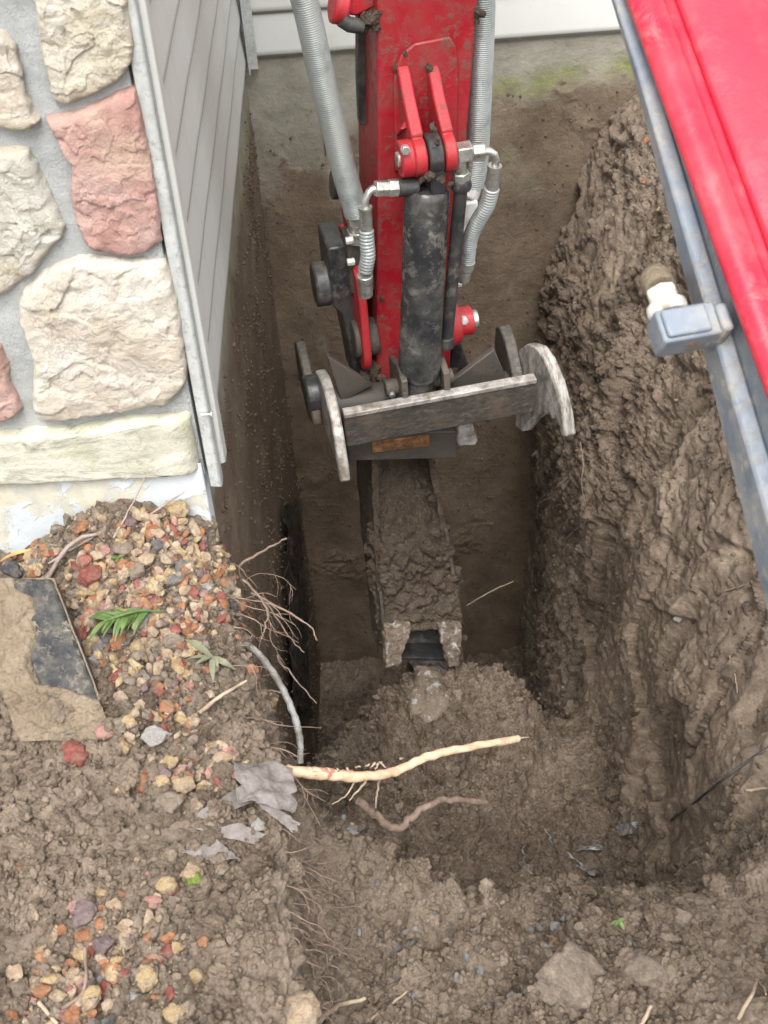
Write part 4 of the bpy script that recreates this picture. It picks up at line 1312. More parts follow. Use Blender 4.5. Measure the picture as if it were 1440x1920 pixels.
# ================================================================== LOOSE GROUND PIECES
def ico(sub):
    import bmesh
    bm = bmesh.new()
    bmesh.ops.create_icosphere(bm, subdivisions=sub, radius=1)
    v_ = np.array([v.co[:] for v in bm.verts], np.float32)
    f_ = np.array([[v.index for v in f.verts] for f in bm.faces], np.int64)
    bm.free()
    return v_, f_
ICO = {k: ico(k) for k in (1, 2, 3, 4, 5)}
def rock_shape(sub, seed, angular=.5):
    v_, f_ = ICO[sub]
    r_ = np.random.default_rng(seed)
    v_ = v_.copy()
    for _ in range(int(5 + 8 * angular)):                      # chop with random planes: flat faces
        n = r_.normal(size=3); n /= np.linalg.norm(n)
        d = r_.uniform(.48, .86)
        s_ = v_ @ n - d
        v_ -= np.outer(np.maximum(0, s_), n) * .92
    v_ += v_ * (.20 * fbm(v_.astype(np.float32) + seed, .7, 3, seed))[:, None]
    if sub >= 3: v_ += v_ * (.22 * fbm(v_.astype(np.float32) + seed, .32, 3, seed + 5) - .10 * clods(v_.astype(np.float32) + seed, .4, seed))[:, None]
    sc = np.array([1, r_.uniform(.65, 1), r_.uniform(.5, .8)])
    return (v_ * sc).astype(np.float32), f_

def rand_rot(r_):
    q = r_.normal(size=4); q /= np.linalg.norm(q)
    w, x, y, z = q
    return np.array([[1 - 2 * (y * y + z * z), 2 * (x * y - z * w), 2 * (x * z + y * w)], [2 * (x * y + z * w), 1 - 2 * (x * x + z * z), 2 * (y * z - x * w)], [2 * (x * z - y * w), 2 * (y * z + x * w), 1 - 2 * (x * x + y * y)]])

def scatter(name, mat, spots, sub, nshape, seed, label, cat, angular=.3, sink=.25):
    shapes = [rock_shape(sub, seed + k, angular) for k in range(nshape)]
    r_ = np.random.default_rng(seed)
    Vs, Fs, off = [], [], 0
    for (p, n, s_) in spots:
        v_, f_ = shapes[r_.integers(nshape)]
        w = (v_ @ rand_rot(r_).T) * s_ + np.array(p)[None] + np.array(n)[None] * s_ * (1 - 2 * sink) * .6
        Vs.append(w); Fs.append(f_ + off); off += len(v_)
    me = tri_mesh(name, np.concatenate(Vs), np.concatenate(Fs))
    o = obj(name, me, mat, smooth=False)
    if sub > 1:
        me.shade_smooth()
        me.set_sharp_from_angle(angle=R(22))
    tag(o, label, cat, kind='stuff')
    return o

def clod_shape(sub, seed):
    v_, f_ = ICO[sub]
    v_ = v_.copy()
    r_ = np.random.default_rng(seed)
    q = v_.astype(np.float32) + seed * 1.7
    for _ in range(4):
        n = r_.normal(size=3); n /= np.linalg.norm(n)
        v_ -= np.outer(np.maximum(0, v_ @ n - r_.uniform(.5, .85)), n) * .85
    k = 1 + .38 * fbm(q, .9, 2, seed) + .30 * (clods(q, .55, seed + 2) - .4) + (.26 * (clods(q, .27, seed + 5) - .4) + .12 * fbm(q, .15, 2, seed + 9) if sub > 2 else 0)
    return (v_ * k[:, None] * np.array([1, r_.uniform(.7, 1), r_.uniform(.6, .9)])).astype(np.float32), f_
def scatter_inst(name, mat, spots, sub, nshape, seed, label, cat, sink=.3):
    coll = bpy.data.collections.new(name + '_shapes')
    for k in range(nshape):
        v_, f_ = clod_shape(sub, seed + k)
        me = tri_mesh(name + '_shape', v_, f_)
        me.materials.append(MATS[mat])
        if sub > 1: me.shade_smooth()
        coll.objects.link(bpy.data.objects.new(name + '_shape', me))
    r_ = np.random.default_rng(seed)
    n = len(spots)
    pos = np.array([np.array(p) + np.array(nn_) * s_ * (1 - 2 * sink) * .6 for p, nn_, s_ in spots], np.float32)
    me = bpy.data.meshes.new(name)
    me.vertices.add(n)
    me.vertices.foreach_set('co', pos.ravel())
    a = me.attributes.new('size', 'FLOAT', 'POINT'); a.data.foreach_set('value', np.array([q[2] for q in spots], np.float32))
    a = me.attributes.new('turn', 'FLOAT_VECTOR', 'POINT'); a.data.foreach_set('vector', r_.uniform(0, 6.28, n * 3).astype(np.float32))
    a = me.attributes.new('pick', 'INT', 'POINT'); a.data.foreach_set('value', r_.integers(0, nshape, n).astype(np.int32))
    o = bpy.data.objects.new(name, me)
    COL.objects.link(o)
    ng = bpy.data.node_groups.new(name, 'GeometryNodeTree')
    ng.interface.new_socket('Geometry', in_out='INPUT', socket_type='NodeSocketGeometry')
    ng.interface.new_socket('Geometry', in_out='OUTPUT', socket_type='NodeSocketGeometry')
    N, Lk = ng.nodes, ng.links
    gi, go = N.new('NodeGroupInput'), N.new('NodeGroupOutput')
    ci = N.new('GeometryNodeCollectionInfo')
    ci.inputs['Collection'].default_value = coll
    ci.inputs['Separate Children'].default_value = True
    ci.inputs['Reset Children'].default_value = True
    ip = N.new('GeometryNodeInstanceOnPoints')
    ip.inputs['Pick Instance'].default_value = True
    def named(nm, typ):
        q = N.new('GeometryNodeInputNamedAttribute')
        q.data_type = typ
        q.inputs['Name'].default_value = nm
        return q.outputs['Attribute']
    Lk.new(gi.outputs[0], ip.inputs['Points'])
    Lk.new(ci.outputs[0], ip.inputs['Instance'])
    Lk.new(named('pick', 'INT'), ip.inputs['Instance Index'])
    Lk.new(named('turn', 'FLOAT_VECTOR'), ip.inputs['Rotation'])
    Lk.new(named('size', 'FLOAT'), ip.inputs['Scale'])
    Lk.new(ip.outputs[0], go.inputs[0])
    m = o.modifiers.new('scatter', 'NODES')
    m.node_group = ng
    tag(o, label, cat, kind='stuff')
    return o

# candidate spots on the ground surface seen near the camera
vid = np.arange(NR * NC)
GN = grid_normals(P3, NR, NC)
if GN[(NR // 3) * NC + NC // 2, 2] < 0: GN = -GN
vis = (P3[:, 1] > .6) & (P3[:, 1] < 3.6) & (P3[:, 0] > -1.0) & (P3[:, 0] < 1.2) & ~((P3[:, 0] < LEFT_X) & (P3[:, 1] > PIER_Y - .02))
up = GN[:, 2]
gm = vis & (P3[:, 1] < 1.8) & (P3[:, 0] < .0) & (P3[:, 2] > -.15)
wgt = np.where(vis, np.clip(up, .05, 1) ** 1.5, 0)
wgt *= np.where(P3[:, 1] < 1.5, 1.0, .42) * np.where((tcol > 7.2) & (tcol < 9.6), .30, 1.0)
clump = sstep(-.3, .35, fbm(P3.astype(np.float32), .18, 3, 707))
wgt = wgt * (.3 + clump)
area = np.linalg.norm(np.cross(np.gradient(P3.reshape(NR, NC, 3), axis=1), np.gradient(P3.reshape(NR, NC, 3), axis=0)), axis=2).ravel()
wgt = wgt * area
def pick(n, w): return rng.choice(vid, n, p=w / w.sum())
def spots_of(ids, smin, smax, powr=2.0):
    return [(P3[i], GN[i], smin + (smax - smin) * rng.random() ** powr) for i in ids]
# gravel band: weight by where the photograph shows it (left bank below the pier, streak at lower left, grey chips at front)
gx, gy = P3[:, 0], P3[:, 1]
def blob(u, v, r_):
    p, n = hit(u, v)
    return np.exp(-(((gx - p.x) ** 2 + (gy - p.y) ** 2) / r_ ** 2))
band = np.zeros(len(P3), np.float32)
for (u, v, r_, a) in ((300, 990, .07, 1), (200, 1030, .07, 1), (80, 1030, .06, 1), (330, 1060, .08, 1.2), (250, 1100, .08, 1.2), (180, 1150, .07, 1.1), (300, 1180, .08, 1.1), (400, 1060, .05, .9), (260, 1250, .06, .9), (330, 1270, .05, .7), (400, 1120, .05, .7), (300, 1360, .06, .5), (340, 1440, .05, .5), (420, 1420, .03, .4), (230, 1760, .06, .5), (180, 1830, .06, .6), (150, 1880, .06, .7), (280, 1790, .05, .4)):
    band = np.maximum(band, a * blob(u, v, r_))
wgt = wgt * (1 - .93 * np.clip(band * 1.6, 0, 1)) * np.where((tcol > 2.85) & (tcol < 4.9), .10, 1.0)
wbank = wgt * np.where((tcol > 7.2) & (tcol < 9.9), 1.7, 1.0)
scatter_inst('soil_crumbs', 'clod', spots_of(pick(80000, wbank), .0020, .0082, 2.0), 2, 12, 1000, 'loose crumbs of brown soil strewn over the trench and banks', 'soil', .3)
scatter_inst('soil_clods', 'clod', spots_of(pick(9000, wgt), .008, .019, 2.2), 4, 12, 2000, 'small lumps of brown clay soil lying on the banks', 'soil', .42)
scatter_inst('large_clods', 'clod', spots_of(pick(330, wgt), .018, .036, 2.2), 5, 10, 2500, 'fist-sized lumps of brown clay soil on the banks', 'soil', .5)

band = band * (up > .25) * vis * area
mats_g = ['rock_tan', 'rock_yellow', 'rock_rust', 'rock_red', 'rock_pink', 'rock_grey', 'rock_purple', 'rock_soil', 'rock_dark', 'rock_white']
wts = [.33, .16, .20, .08, .05, .03, .03, .22, .010, .006]
names_g = {'rock_tan': 'tan', 'rock_yellow': 'yellowish', 'rock_rust': 'rust orange', 'rock_red': 'dark red', 'rock_pink': 'pinkish', 'rock_grey': 'grey', 'rock_purple': 'purplish', 'rock_soil': 'soil-stained', 'rock_dark': 'blackish', 'rock_white': 'whitish'}
wsp = []
for p_, n_, w_ in WALLS:
    ids = rng.choice(len(p_), 7000, p=w_ / w_.sum())
    wsp += [(p_[i_] + rng.uniform(-.004, .004, 3), n_, .0014 + .0062 * rng.random() ** 2.6) for i_ in ids]
scatter_inst('mud_crumbs', 'mud_crumb', wsp, 2, 10, 4600, 'crumbs of mud stuck to the foundation walls', 'mud', .42)
for k, (m, w) in enumerate(zip(mats_g, wts)):
    scatter('gravel', m, spots_of(pick(int(1900 * w), band), .0045, .0185, 1.8), 3, 7, 3000 + 50 * k, names_g[m] + ' landscaping gravel mixed into the soil below the pier', 'gravel', 1.3, .24)
fine = band
scatter_inst('gravel_chips', 'clod', spots_of(pick(6000, band), .002, .0075), 2, 8, 4150, 'crumbs of soil between the landscaping stones', 'soil', .3)
scatter('gravel_chips', 'rock_tan', spots_of(pick(1800, fine), .0018, .0050), 1, 8, 4100, 'fine tan grit between the landscaping stones', 'gravel', .8, .3)
chipw = np.zeros(len(P3), np.float32)
for (u, v, r_) in ((820, 1830, .12), (760, 1780, .09), (900, 1880, .12), (1000, 1760, .10), (780, 1890, .08)):
    chipw = np.maximum(chipw, blob(u, v, r_))
chipw = chipw * (up > .3) * vis * area
scatter('gravel_chips', 'rock_grey', spots_of(pick(120, chipw), .004, .012, 1.6), 2, 10, 4200, 'grey stone chips in the soil at the near end of the trench', 'gravel', .9, .3)
scatter('gravel_chips', 'rock_soil', spots_of(pick(160, chipw), .004, .013, 1.6), 2, 10, 4300, 'soil-coloured stone chips at the near end of the trench', 'gravel', .7, .3)

# single stones one can pick out
def one_rock(name, u, v, rpx, mat, label, cat='stone', group=None, seed=0, angular=.8, sub=4, sink=.14, flat=1.0):
    p, n = hit(u, v)
    dist = (p - EYE).dot(F_AX)
    s_ = rpx * dist / FPX
    v_, f_ = rock_shape(sub, 5000 + seed, angular)
    r_ = np.random.default_rng(6000 + seed)
    a = r_.uniform(0, 6.28)
    Rz = np.array([[math.cos(a), -math.sin(a), 0], [math.sin(a), math.cos(a), 0], [0, 0, 1]])
    w = (v_ * np.array([1, 1, flat])) @ Rz.T * s_ * 1.12
    me = tri_mesh(name, w, f_)
    o = obj(name, me, mat, smooth=False)
    me.shade_smooth()
    o.location = p + Vector((0, 0, 1)).lerp(n, .4) * s_ * (1 - 2 * sink) * .55
    tag(o, label, cat, group)
    return o
STONES = [
 (278, 1050, 24, 'rock_tan', 'knobbly tan stone in the gravel below the pier corner'),
 (330, 962, 24, 'rock_yellow', 'yellow stone at the top of the gravel against the white base'),
 (232, 1030, 24, 'rock_soil', 'brown-yellow stone just under the long grey twig'),
 (172, 1082, 26, 'rock_red', 'flat red stone right of the steel plate tip'),
 (258, 1075, 22, 'rock_soil', 'brown round stone below the knobbly tan stone'),
 (198, 1115, 18, 'rock_yellow', 'pale yellow stone above the green sprig'),
 (176, 1128, 18, 'rock_rust', 'rust red stone touching the left end of the green sprig'),
 (328, 1092, 17, 'rock_grey', 'slate grey stone in the middle of the gravel'),
 (150, 1195, 22, 'rock_red', 'dark red stone against the edge of the steel plate'),
 (228, 1200, 24, 'rock_rust', 'rust brown stone below the green sprig'),
 (184, 1215, 20, 'rock_grey', 'bluish grey stone beside the steel plate edge'),
 (258, 1228, 26, 'rock_yellow', 'large pale orange stone below the green sprig'),
 (290, 1166, 18, 'rock_yellow', 'cream stone under the tip of the green sprig'),
 (300, 1215, 16, 'rock_pink', 'pale pink stone beside the large pale orange stone'),
 (330, 1210, 22, 'rock_soil', 'round brown stone left of the wilted leaf'),
 (228, 1275, 22, 'rock_red', 'thin dark red stone lying on bare soil'),
 (355, 1268, 18, 'rock_yellow', 'yellow stone beside the wilted leaves'),
 (345, 1250, 11, 'rock_red', 'small bright red stone above the yellow one by wilted leaves'),
 (282, 1345, 22, 'rock_yellow', 'pale yellow stone at the top of the lower gravel patch'),
 (242, 1360, 18, 'rock_yellow', 'yellow square stone at the left of the lower gravel patch'),
 (310, 1330, 17, 'rock_rust', 'orange stone above the grey quartz stone'),
 (294, 1385, 28, 'rock_white', 'grey and white quartz stone in the lower gravel patch'),
 (358, 1358, 15, 'rock_tan', 'tan stone beside the dry stalk'),
 (200, 1375, 20, 'rock_pink', 'pinkish stone near the foot of the steel plate'),
 (140, 1420, 28, 'rock_red', 'bright red stone on soil below the steel plate'),
 (266, 1462, 27, 'rock_rust', 'large orange red stone on the soil slope'),
 (318, 1432, 18, 'rock_yellow', 'yellow stone above the large orange red stone'),
 (345, 1470, 20, 'rock_moss', 'tan stone with a green mossy end on the slope'),
 (305, 1468, 15, 'rock_yellow', 'small yellow stone next to the large orange red stone'),
 (415, 1430, 18, 'rock_tan', 'tan stone at the edge by the torn fabric'),
 (322, 1512, 26, 'rock_soil', 'long soil-coated stone standing on the slope'),
 (488, 1548, 19, 'rock_white', 'pale angular stone wrapped by the torn fabric'),
 (360, 1645, 24, 'rock_moss', 'round stone with bright green moss patch'),
 (312, 1668, 21, 'rock_yellow', 'tan and orange stone left of the mossy stone'),
 (288, 1692, 16, 'rock_pink', 'pink stone below the tan and orange stone'),
 (44, 1634, 17, 'rock_rust', 'bright orange chip at the left edge'),
 (165, 1716, 30, 'rock_purple', 'long purple slate stone at lower left'),
 (196, 1772, 22, 'rock_purple', 'purple grey angular stone at lower left'),
 (160, 1760, 22, 'rock_rust', 'rusty tan stone beside the purple angular stone'),
 (237, 1764, 22, 'rock_tan', 'tan round stone right of the purple angular stone'),
 (78, 1788, 16, 'rock_yellow', 'single yellow orange stone on bare soil at lower left'),
 (160, 1795, 17, 'rock_yellow', 'yellow stone under the thin red twig'),
 (293, 1806, 21, 'rock_pink', 'pink brown stone in the lower left cluster'),
 (317, 1784, 15, 'rock_red', 'small pink red stone at the right of the lower left cluster'),
 (274, 1832, 25, 'rock_yellow', 'yellow brown stone in the lower left cluster'),
 (200, 1858, 20, 'rock_red', 'dull red stone near the bottom left'),
 (170, 1872, 22, 'rock_yellow', 'yellow stone near the bottom left'),
 (98, 1842, 18, 'rock_yellow', 'crumbly yellow stone left of the thin red twig'),
 (322, 1868, 17, 'rock_red', 'red stone by itself at the bottom left'),
 (332, 1900, 24, 'rock_yellow', 'yellow and orange stone at the bottom edge'),
 (145, 1908, 24, 'rock_rust', 'rusty orange stone at the bottom edge'),
 (458, 1852, 20, 'rock_soil', 'grey brown angular stone on the soil at bottom'),
 (250, 1870, 15, 'rock_white', 'whitish stone at the bottom left'),
 (28, 1072, 24, 'rock_dark', 'blue black stone at the left edge under the dry fern'),
 (60, 1048, 16, 'rock_yellow', 'yellow stone at the left edge below the white base'),
 (1272, 1720, 22, 'rock_soil', 'grey brown stone on the near right soil'),
 (1215, 1698, 14, 'rock_grey', 'small grey stone on the near right soil'),
 (1085, 1700, 8, 'rock_yellow', 'tiny yellow chip on the near right soil'),
 (1042, 1768, 11, 'rock_rust', 'small orange chip above the big clod'),
 (1236, 1780, 11, 'rock_red', 'small red chip beside the split clod'),
 (1148, 1815, 12, 'rock_rust', 'rusty chip between the two big clods'),
 (1212, 267, 9, 'rock_rust', 'orange chip high on the far bank under the boom'),
 (1210, 342, 8, 'rock_rust', 'small orange chip on the far bank beside the boom'),
 (1272, 1160, 9, 'rock_white', 'small white chip stuck in the right bank'),
 (1240, 395, 8, 'rock_yellow', 'pale orange chip on the far bank beside the boom'),
 (660, 1560, 14, 'rock_grey', 'grey stone on the slope below the peeled root'),
 (645, 1534, 9, 'rock_grey', 'small blue grey stone below the peeled root'),
]
for k, (u, v, r_, m, lab) in enumerate(STONES):
    one_rock('stone', u, v, r_, m, lab, 'stone', 'single stones lying on the soil', seed=k)
for (u, v, r_, host) in ((363, 1652, 15, 'round'), (352, 1472, 9, 'tan')):
    q = one_rock('moss', u, v, r_, 'moss_green', 'bright green moss', None, None, 700 + u, .2, 3, .15)
    par = [o_ for o_ in bpy.data.objects if 'mossy end' in o_.get('label', '') or 'moss patch' in o_.get('label', '')]
    par = min(par, key=lambda o_: (o_.location - q.location).length)
    q.location = q.location - par.location
    q.parent = par
one_rock('soil_boulder', 1072, 1852, 70, 'rock_soil', 'large squarish soil-caked rock at the near end', 'rock', seed=301, angular=.9, sink=.16)
one_rock('soil_boulder', 1205, 1822, 60, 'rock_soil', 'split wedge-shaped rock right of the large squarish one', 'rock', seed=317, angular=1.0, sink=.16)
one_rock('soil_boulder', 562, 1905, 42, 'rock_tan', 'tan sandy rock sticking out at the bottom of the left bank', 'rock', seed=322, angular=.6, sink=.4)

one_rock('clay_lump', 802, 1312, 62, 'smeared_clay', 'grey smeared clay lump directly under the bucket teeth', 'clay', seed=351, angular=.5, sink=.46)

MUD_AT = [(698, 30, -.004, .020), (684, 44, .02, .022), (704, 52, -.004, .012), (896, 22, .0, .018), (892, 38, .0, .010), (760, 100, -.012, .007), (742, 128, -.012, .009), (744, 300, -.05, .008),
          (806, 128, -.02, .010), (815, 205, -.03, .010), (812, 240, -.16, .012), (820, 268, -.168, .010), (806, 330, -.165, .014), (828, 336, -.160, .012), (790, 338, -.15, .011), (722, 340, -.004, .009), (716, 560, -.004, .008),
          (700, 690, .0, .022), (690, 700, .0, .018), (682, 660, .02, .015), (716, 712, -.03, .016), (805, 742, -.17, .016), (790, 748, -.175, .014), (850, 700, -.02, .018), (845, 345, -.15, .009)]
for k_, (u, v, yy, r_) in enumerate(MUD_AT):
    v_, f_ = clod_shape(4, 7000 + k_)
    me = tri_mesh('mud_clump', v_ * r_, f_)
    o = obj('mud_clump', me, 'mud_wet', arm, smooth=False)
    me.shade_smooth()
    o.location = E(u, v, yl=yy)
    o.rotation_euler = (k_ * 1.3, k_ * 2.1, k_ * .7)

# ---- roots, twigs, cables
def wob(path, n=6, amt=.004, seed=0):
    r_ = random.Random(seed)
    out = []
    for a, b in zip(path, path[1:]):
        for k in range(n):
            q = Vector(a).lerp(Vector(b), k / n)
            out.append(q + Vector((r_.uniform(-1, 1), r_.uniform(-1, 1), r_.uniform(-1, 1))) * (amt if (k or out) else 0))
    out.append(Vector(path[-1]))
    return out
def smooth_path(path, n=8):
    ext = [path[0] * 2 - path[1]] + list(path) + [path[-1] * 2 - path[-2]]
    out = []
    for i in range(1, len(ext) - 2):
        p0, p1, p2, p3 = ext[i - 1:i + 3]
        for k in range(n):
            s_ = k / n
            out.append(.5 * ((2 * p1) + (p2 - p0) * s_ + (2 * p0 - 5 * p1 + 4 * p2 - p3) * s_ ** 2 + (3 * p1 - p0 - 3 * p2 + p3) * s_ ** 3))
    out.append(path[-1])
    return out
def stick(name, path, r0, r1, mat, label, cat, seg=10, amt=.0015, seed=0, parts=None, n=6):
    pth = smooth_path([Vector(p) for p in path], n)
    r_ = random.Random(seed)
    m = len(pth)
    pth = [p + Vector((r_.uniform(-1, 1), r_.uniform(-1, 1), r_.uniform(-1, 1))) * amt for p in pth]
    rad = [(r0 + (r1 - r0) * k / (m - 1)) * r_.uniform(.88, 1.12) for k in range(m)]
    o = obj(name, MB().tube(pth, rad, seg), mat, ang=70)
    tag(o, label, cat)
    return o
rp = [P(540, 1446, y=1.27), P(600, 1450, y=1.29), P(680, 1456, y=1.31), P(740, 1447, y=1.34), P(800, 1420, y=1.37), P(880, 1401, y=1.40), P(972, 1385, y=1.44)]
root = stick('peeled_root', rp, .0100, .0066, 'bark_peeled', 'long pale peeled root jutting from the left bank across the trench', 'root', 12, .0012, 1)
def kid(name, path, r0, r1, mat, parent, seg=8, seed=0, amt=.0012):
    pth = smooth_path([Vector(p) for p in path], 5)
    r_ = random.Random(seed)
    pth = [p + Vector((r_.uniform(-1, 1), r_.uniform(-1, 1), r_.uniform(-1, 1))) * amt for p in pth]
    m = len(pth)
    return obj(name, MB().tube(pth, [r0 + (r1 - r0) * k / (m - 1) for k in range(m)], seg), mat, parent, ang=70)
kid('red_bark', [P(578, 1448, y=1.282), P(600, 1450, y=1.289), P(622, 1451, y=1.296)], .0094, .0090, 'root_red', root)
kid('red_bark', [P(640, 1453, y=1.301), P(662, 1455, y=1.306)], .0094, .0092, 'root_red', root)
kid('rootlet', [P(690, 1460, y=1.315), P(675, 1478, y=1.31), P(655, 1500, y=1.30)], .0028, .0012, 'root_pale', root, 6, 2)
kid('rootlet', [P(712, 1458, y=1.325), P(708, 1485, y=1.325), P(704, 1515, y=1.32)], .0026, .0012, 'root_pale', root, 6, 3)
kid('rootlet', [P(665, 1465, y=1.305), P(650, 1490, y=1.295), P(622, 1508, y=1.285)], .0020, .0008, 'root_pale', root, 6, 4)
kid('splinter', [P(968, 1386, y=1.438), P(992, 1381, y=1.445)], .0022, .0008, 'root_pale', root, 6, 5)
rs = random.Random(5)
for k in range(9):
    s_ = rs.uniform(.1, .55)
    q = rp[1].lerp(rp[5], s_) + Vector((0, -.004, .006))
    kid('bark_flake', [q, q + Vector((rs.uniform(-.01, .01), -.006, rs.uniform(-.010, .012)))], .0022, .0010, 'root_pale', root, 5, 20 + k)
stick('buried_root', [P(672, 1500, y=1.36), P(705, 1530, y=1.37), P(745, 1552, y=1.38), P(785, 1520, y=1.42), P(830, 1500, y=1.46), P(908, 1504, y=1.52)], .0078, .0060, 'bark_root', 'brown crooked root below the pale peeled root', 'root', 10, .003, 9)
stick('bent_cable', [P(425, 1188, y=1.62), P(480, 1222, y=1.60), P(522, 1278, y=1.57), P(549, 1335, y=1.53), P(562, 1385, y=1.49), P(563, 1432, y=1.45)], .0068, .0062, 'cable_grey', 'grey bent cable curving out of the left bank', 'cable', 12, .0006, 3, n=10)
stick('grey_twig', [on(92, 1096, .012), on(150, 1045, .03) + Vector((0, 0, .01)), P(240, 988, y=1.76), P(345, 922, y=1.80)], .0046, .0018, 'twig', 'long grey twig leaning over the gravel towards the pier corner', 'twig', 8, .001, 4)
stick('thin_twig', [on(215, 1010, .01), P(240, 960, y=1.75), P(272, 895, y=1.79)], .0022, .0009, 'twig', 'thin upright twig in front of the white base', 'twig', 6, .0012, 5)
stick('thin_twig', [on(100, 1060, .01), P(160, 1015, y=1.72), P(215, 990, y=1.76)], .0024, .0010, 'twig', 'thin twig lying left of the long grey one', 'twig', 6, .0012, 6)
stick('dry_stalk', [on(370, 1340, .004), P(410, 1308, y=1.40), P(462, 1276, y=1.44)], .0040, .0022, 'root_pale', 'pale dry stalk pointing over the trench edge', 'stalk', 8, .0006, 7)
stick('red_twig', [on(95, 1905, .006), on(140, 1850, .02), on(182, 1780, .03)], .0035, .0022, 'bark_root', 'thin reddish twig among stones at lower left', 'twig', 8, .0006, 8)
stick('pale_stick', [on(78, 1880, .006), on(106, 1918, .008)], .0032, .0026, 'root_pale', 'short pale stick at the bottom left edge', 'twig', 8, .0004, 9)
stick('black_cable', [on(1262, 1537, .004), on(1310, 1503, .006), on(1352, 1468, .006), on(1400, 1432, .004), on(1450, 1398, .002)], .0028, .0028, 'rubber', 'thin black cable running up the right bank', 'cable', 8, .0004, 10)
stick('hanging_root', [P(1088, 830, y=2.75), P(1094, 870, y=2.73), P(1090, 905, y=2.72), P(1098, 945, y=2.72)], .0019, .0009, 'root_pale', 'thin pale root hanging below the thumb tine', 'root', 6, .001, 11)
stick('side_root', [P(876, 1135, y=2.85), P(915, 1112, y=2.82), P(962, 1090, y=2.80)], .0030, .0014, 'root_pale', 'thin tan root sticking out beside the bucket', 'root', 6, .0008, 12)
stick('near_root', [on(585, 1918, .004), on(625, 1896, .018), on(660, 1878, .022)], .0052, .0030, 'root_pale', 'pale root end at the bottom of the left bank', 'root', 8, .001, 13)
stick('near_root', [on(690, 1916, .004), on(722, 1890, .012), on(762, 1850, .014)], .0036, .0020, 'root_pale', 'thin pale root on the soil at the bottom centre', 'root', 8, .001, 14)
stick('near_root', [on(1196, 1925, .004), on(1206, 1886, .02)], .0042, .0032, 'root_pale', 'short pale root stub at the bottom right', 'root', 8, .0006, 15)
stick('near_root', [on(1385, 1915, .004), on(1410, 1870, .012), on(1420, 1850, .012), on(1445, 1868, .008)], .0036, .0016, 'root_pale', 'pink pale forked root at the bottom right corner', 'root', 8, .0015, 16)
stick('bank_root', [on(1395, 1485, .004), on(1425, 1482, .006), on(1450, 1478, .004)], .0032, .0020, 'root_pale', 'pale root end at the right edge of the picture', 'root', 8, .001, 17)
stick('bank_root', [on(1370, 1230, .003), on(1378, 1265, .004), on(1385, 1300, .003)], .0022, .0014, 'root_pale', 'thin upright root on the right bank face', 'root', 6, .001, 18)
stick('bank_root', [on(1360, 1110, .003), on(1395, 1098, .005), on(1430, 1088, .003)], .0022, .0014, 'root_pale', 'thin root lying across the right bank by the boom', 'root', 6, .001, 19)

# hair roots hanging out of the left bank
rr = random.Random(21)
mb = MB()
def hair(p, d, L, r0, depth=0):
    pth = [p]
    d = d.normalized()
    for k in range(7):
        d = (d + Vector((rr.uniform(-.45, .45), rr.uniform(-.45, .45), rr.uniform(-.5, .22)))).normalized()
        pth.append(pth[-1] + d * L / 7)
    mb.tube(pth, [r0 * (1 - .1 * k) for k in range(8)], 5, False)
    if depth < 2:
        for k in range(rr.choice((1, 2, 2, 3))):
            i = rr.randrange(2, 6)
            hair(pth[i], d + Vector((rr.uniform(-.8, .8), rr.uniform(-.8, .8), rr.uniform(-.8, .4))), L * rr.uniform(.35, .65), r0 * .62, depth + 1)
spots_r = [(440, 1050), (455, 1085), (430, 1110), (450, 1140), (420, 1170), (405, 1200), (440, 1230), (410, 1265), (440, 1300), (455, 1345), (480, 1400), (515, 1430), (540, 1480)]
for (u, v) in spots_r:
    for k in range(2):
        p = on(u + rr.uniform(-14, 10), v + rr.uniform(-14, 14), -.004)
        hair(p, Vector((.9, rr.uniform(-.3, .4), rr.uniform(-.5, .2))), rr.uniform(.06, .15), rr.uniform(.0011, .0021))
for k in range(60):
    p = on(rr.uniform(500, 620), rr.uniform(1540, 1900), -.003)
    hair(p, Vector((.8, -.2, rr.uniform(-.7, .2))), rr.uniform(.03, .10), rr.uniform(.0007, .0014), 1)
for k in range(22):
    p = on(rr.uniform(1010, 1090), rr.uniform(850, 1250), -.003)
    if p.x < .46: continue
    hair(p, Vector((-.6, -.4, rr.uniform(-.7, .0))), rr.uniform(.03, .10), rr.uniform(.0006, .0013), 1)
ho = obj('hair_roots', mb, 'bark_root', ang=80)
tag(ho, 'tangled fine roots hanging out of the cut soil banks', 'roots', kind='stuff')
# bigger dangling roots as things of their own
for k, (pxs, yy, r0, lab) in enumerate([
    ([(450, 1060), (500, 1030), (535, 1010)], 1.72, .0030, 'twiggy root reaching right from the top of the left bank'),
    ([(455, 1085), (500, 1140), (495, 1180), (490, 1200)], 1.68, .0026, 'reddish root hanging down under the bank top'),
    ([(470, 1110), (545, 1150), (585, 1180), (594, 1200)], 1.70, .0024, 'long thin root reaching over the dark trench side'),
    ([(500, 1130), (540, 1190), (570, 1225)], 1.68, .0020, 'thin root dangling below the long reaching root'),
    ([(520, 1230), (560, 1280), (594, 1318)], 1.66, .0020, 'thin root beside the grey bent cable'),
    ([(420, 1270), (480, 1290), (525, 1300)], 1.55, .0030, 'brown root curving out below the wilted leaves')]):
    stick('dangling_root', [P(u, v, y=yy - .02 * i) for i, (u, v) in enumerate(pxs)], r0, r0 * .5, 'bark_root', lab, 'root', 7, .0022, 40 + k)

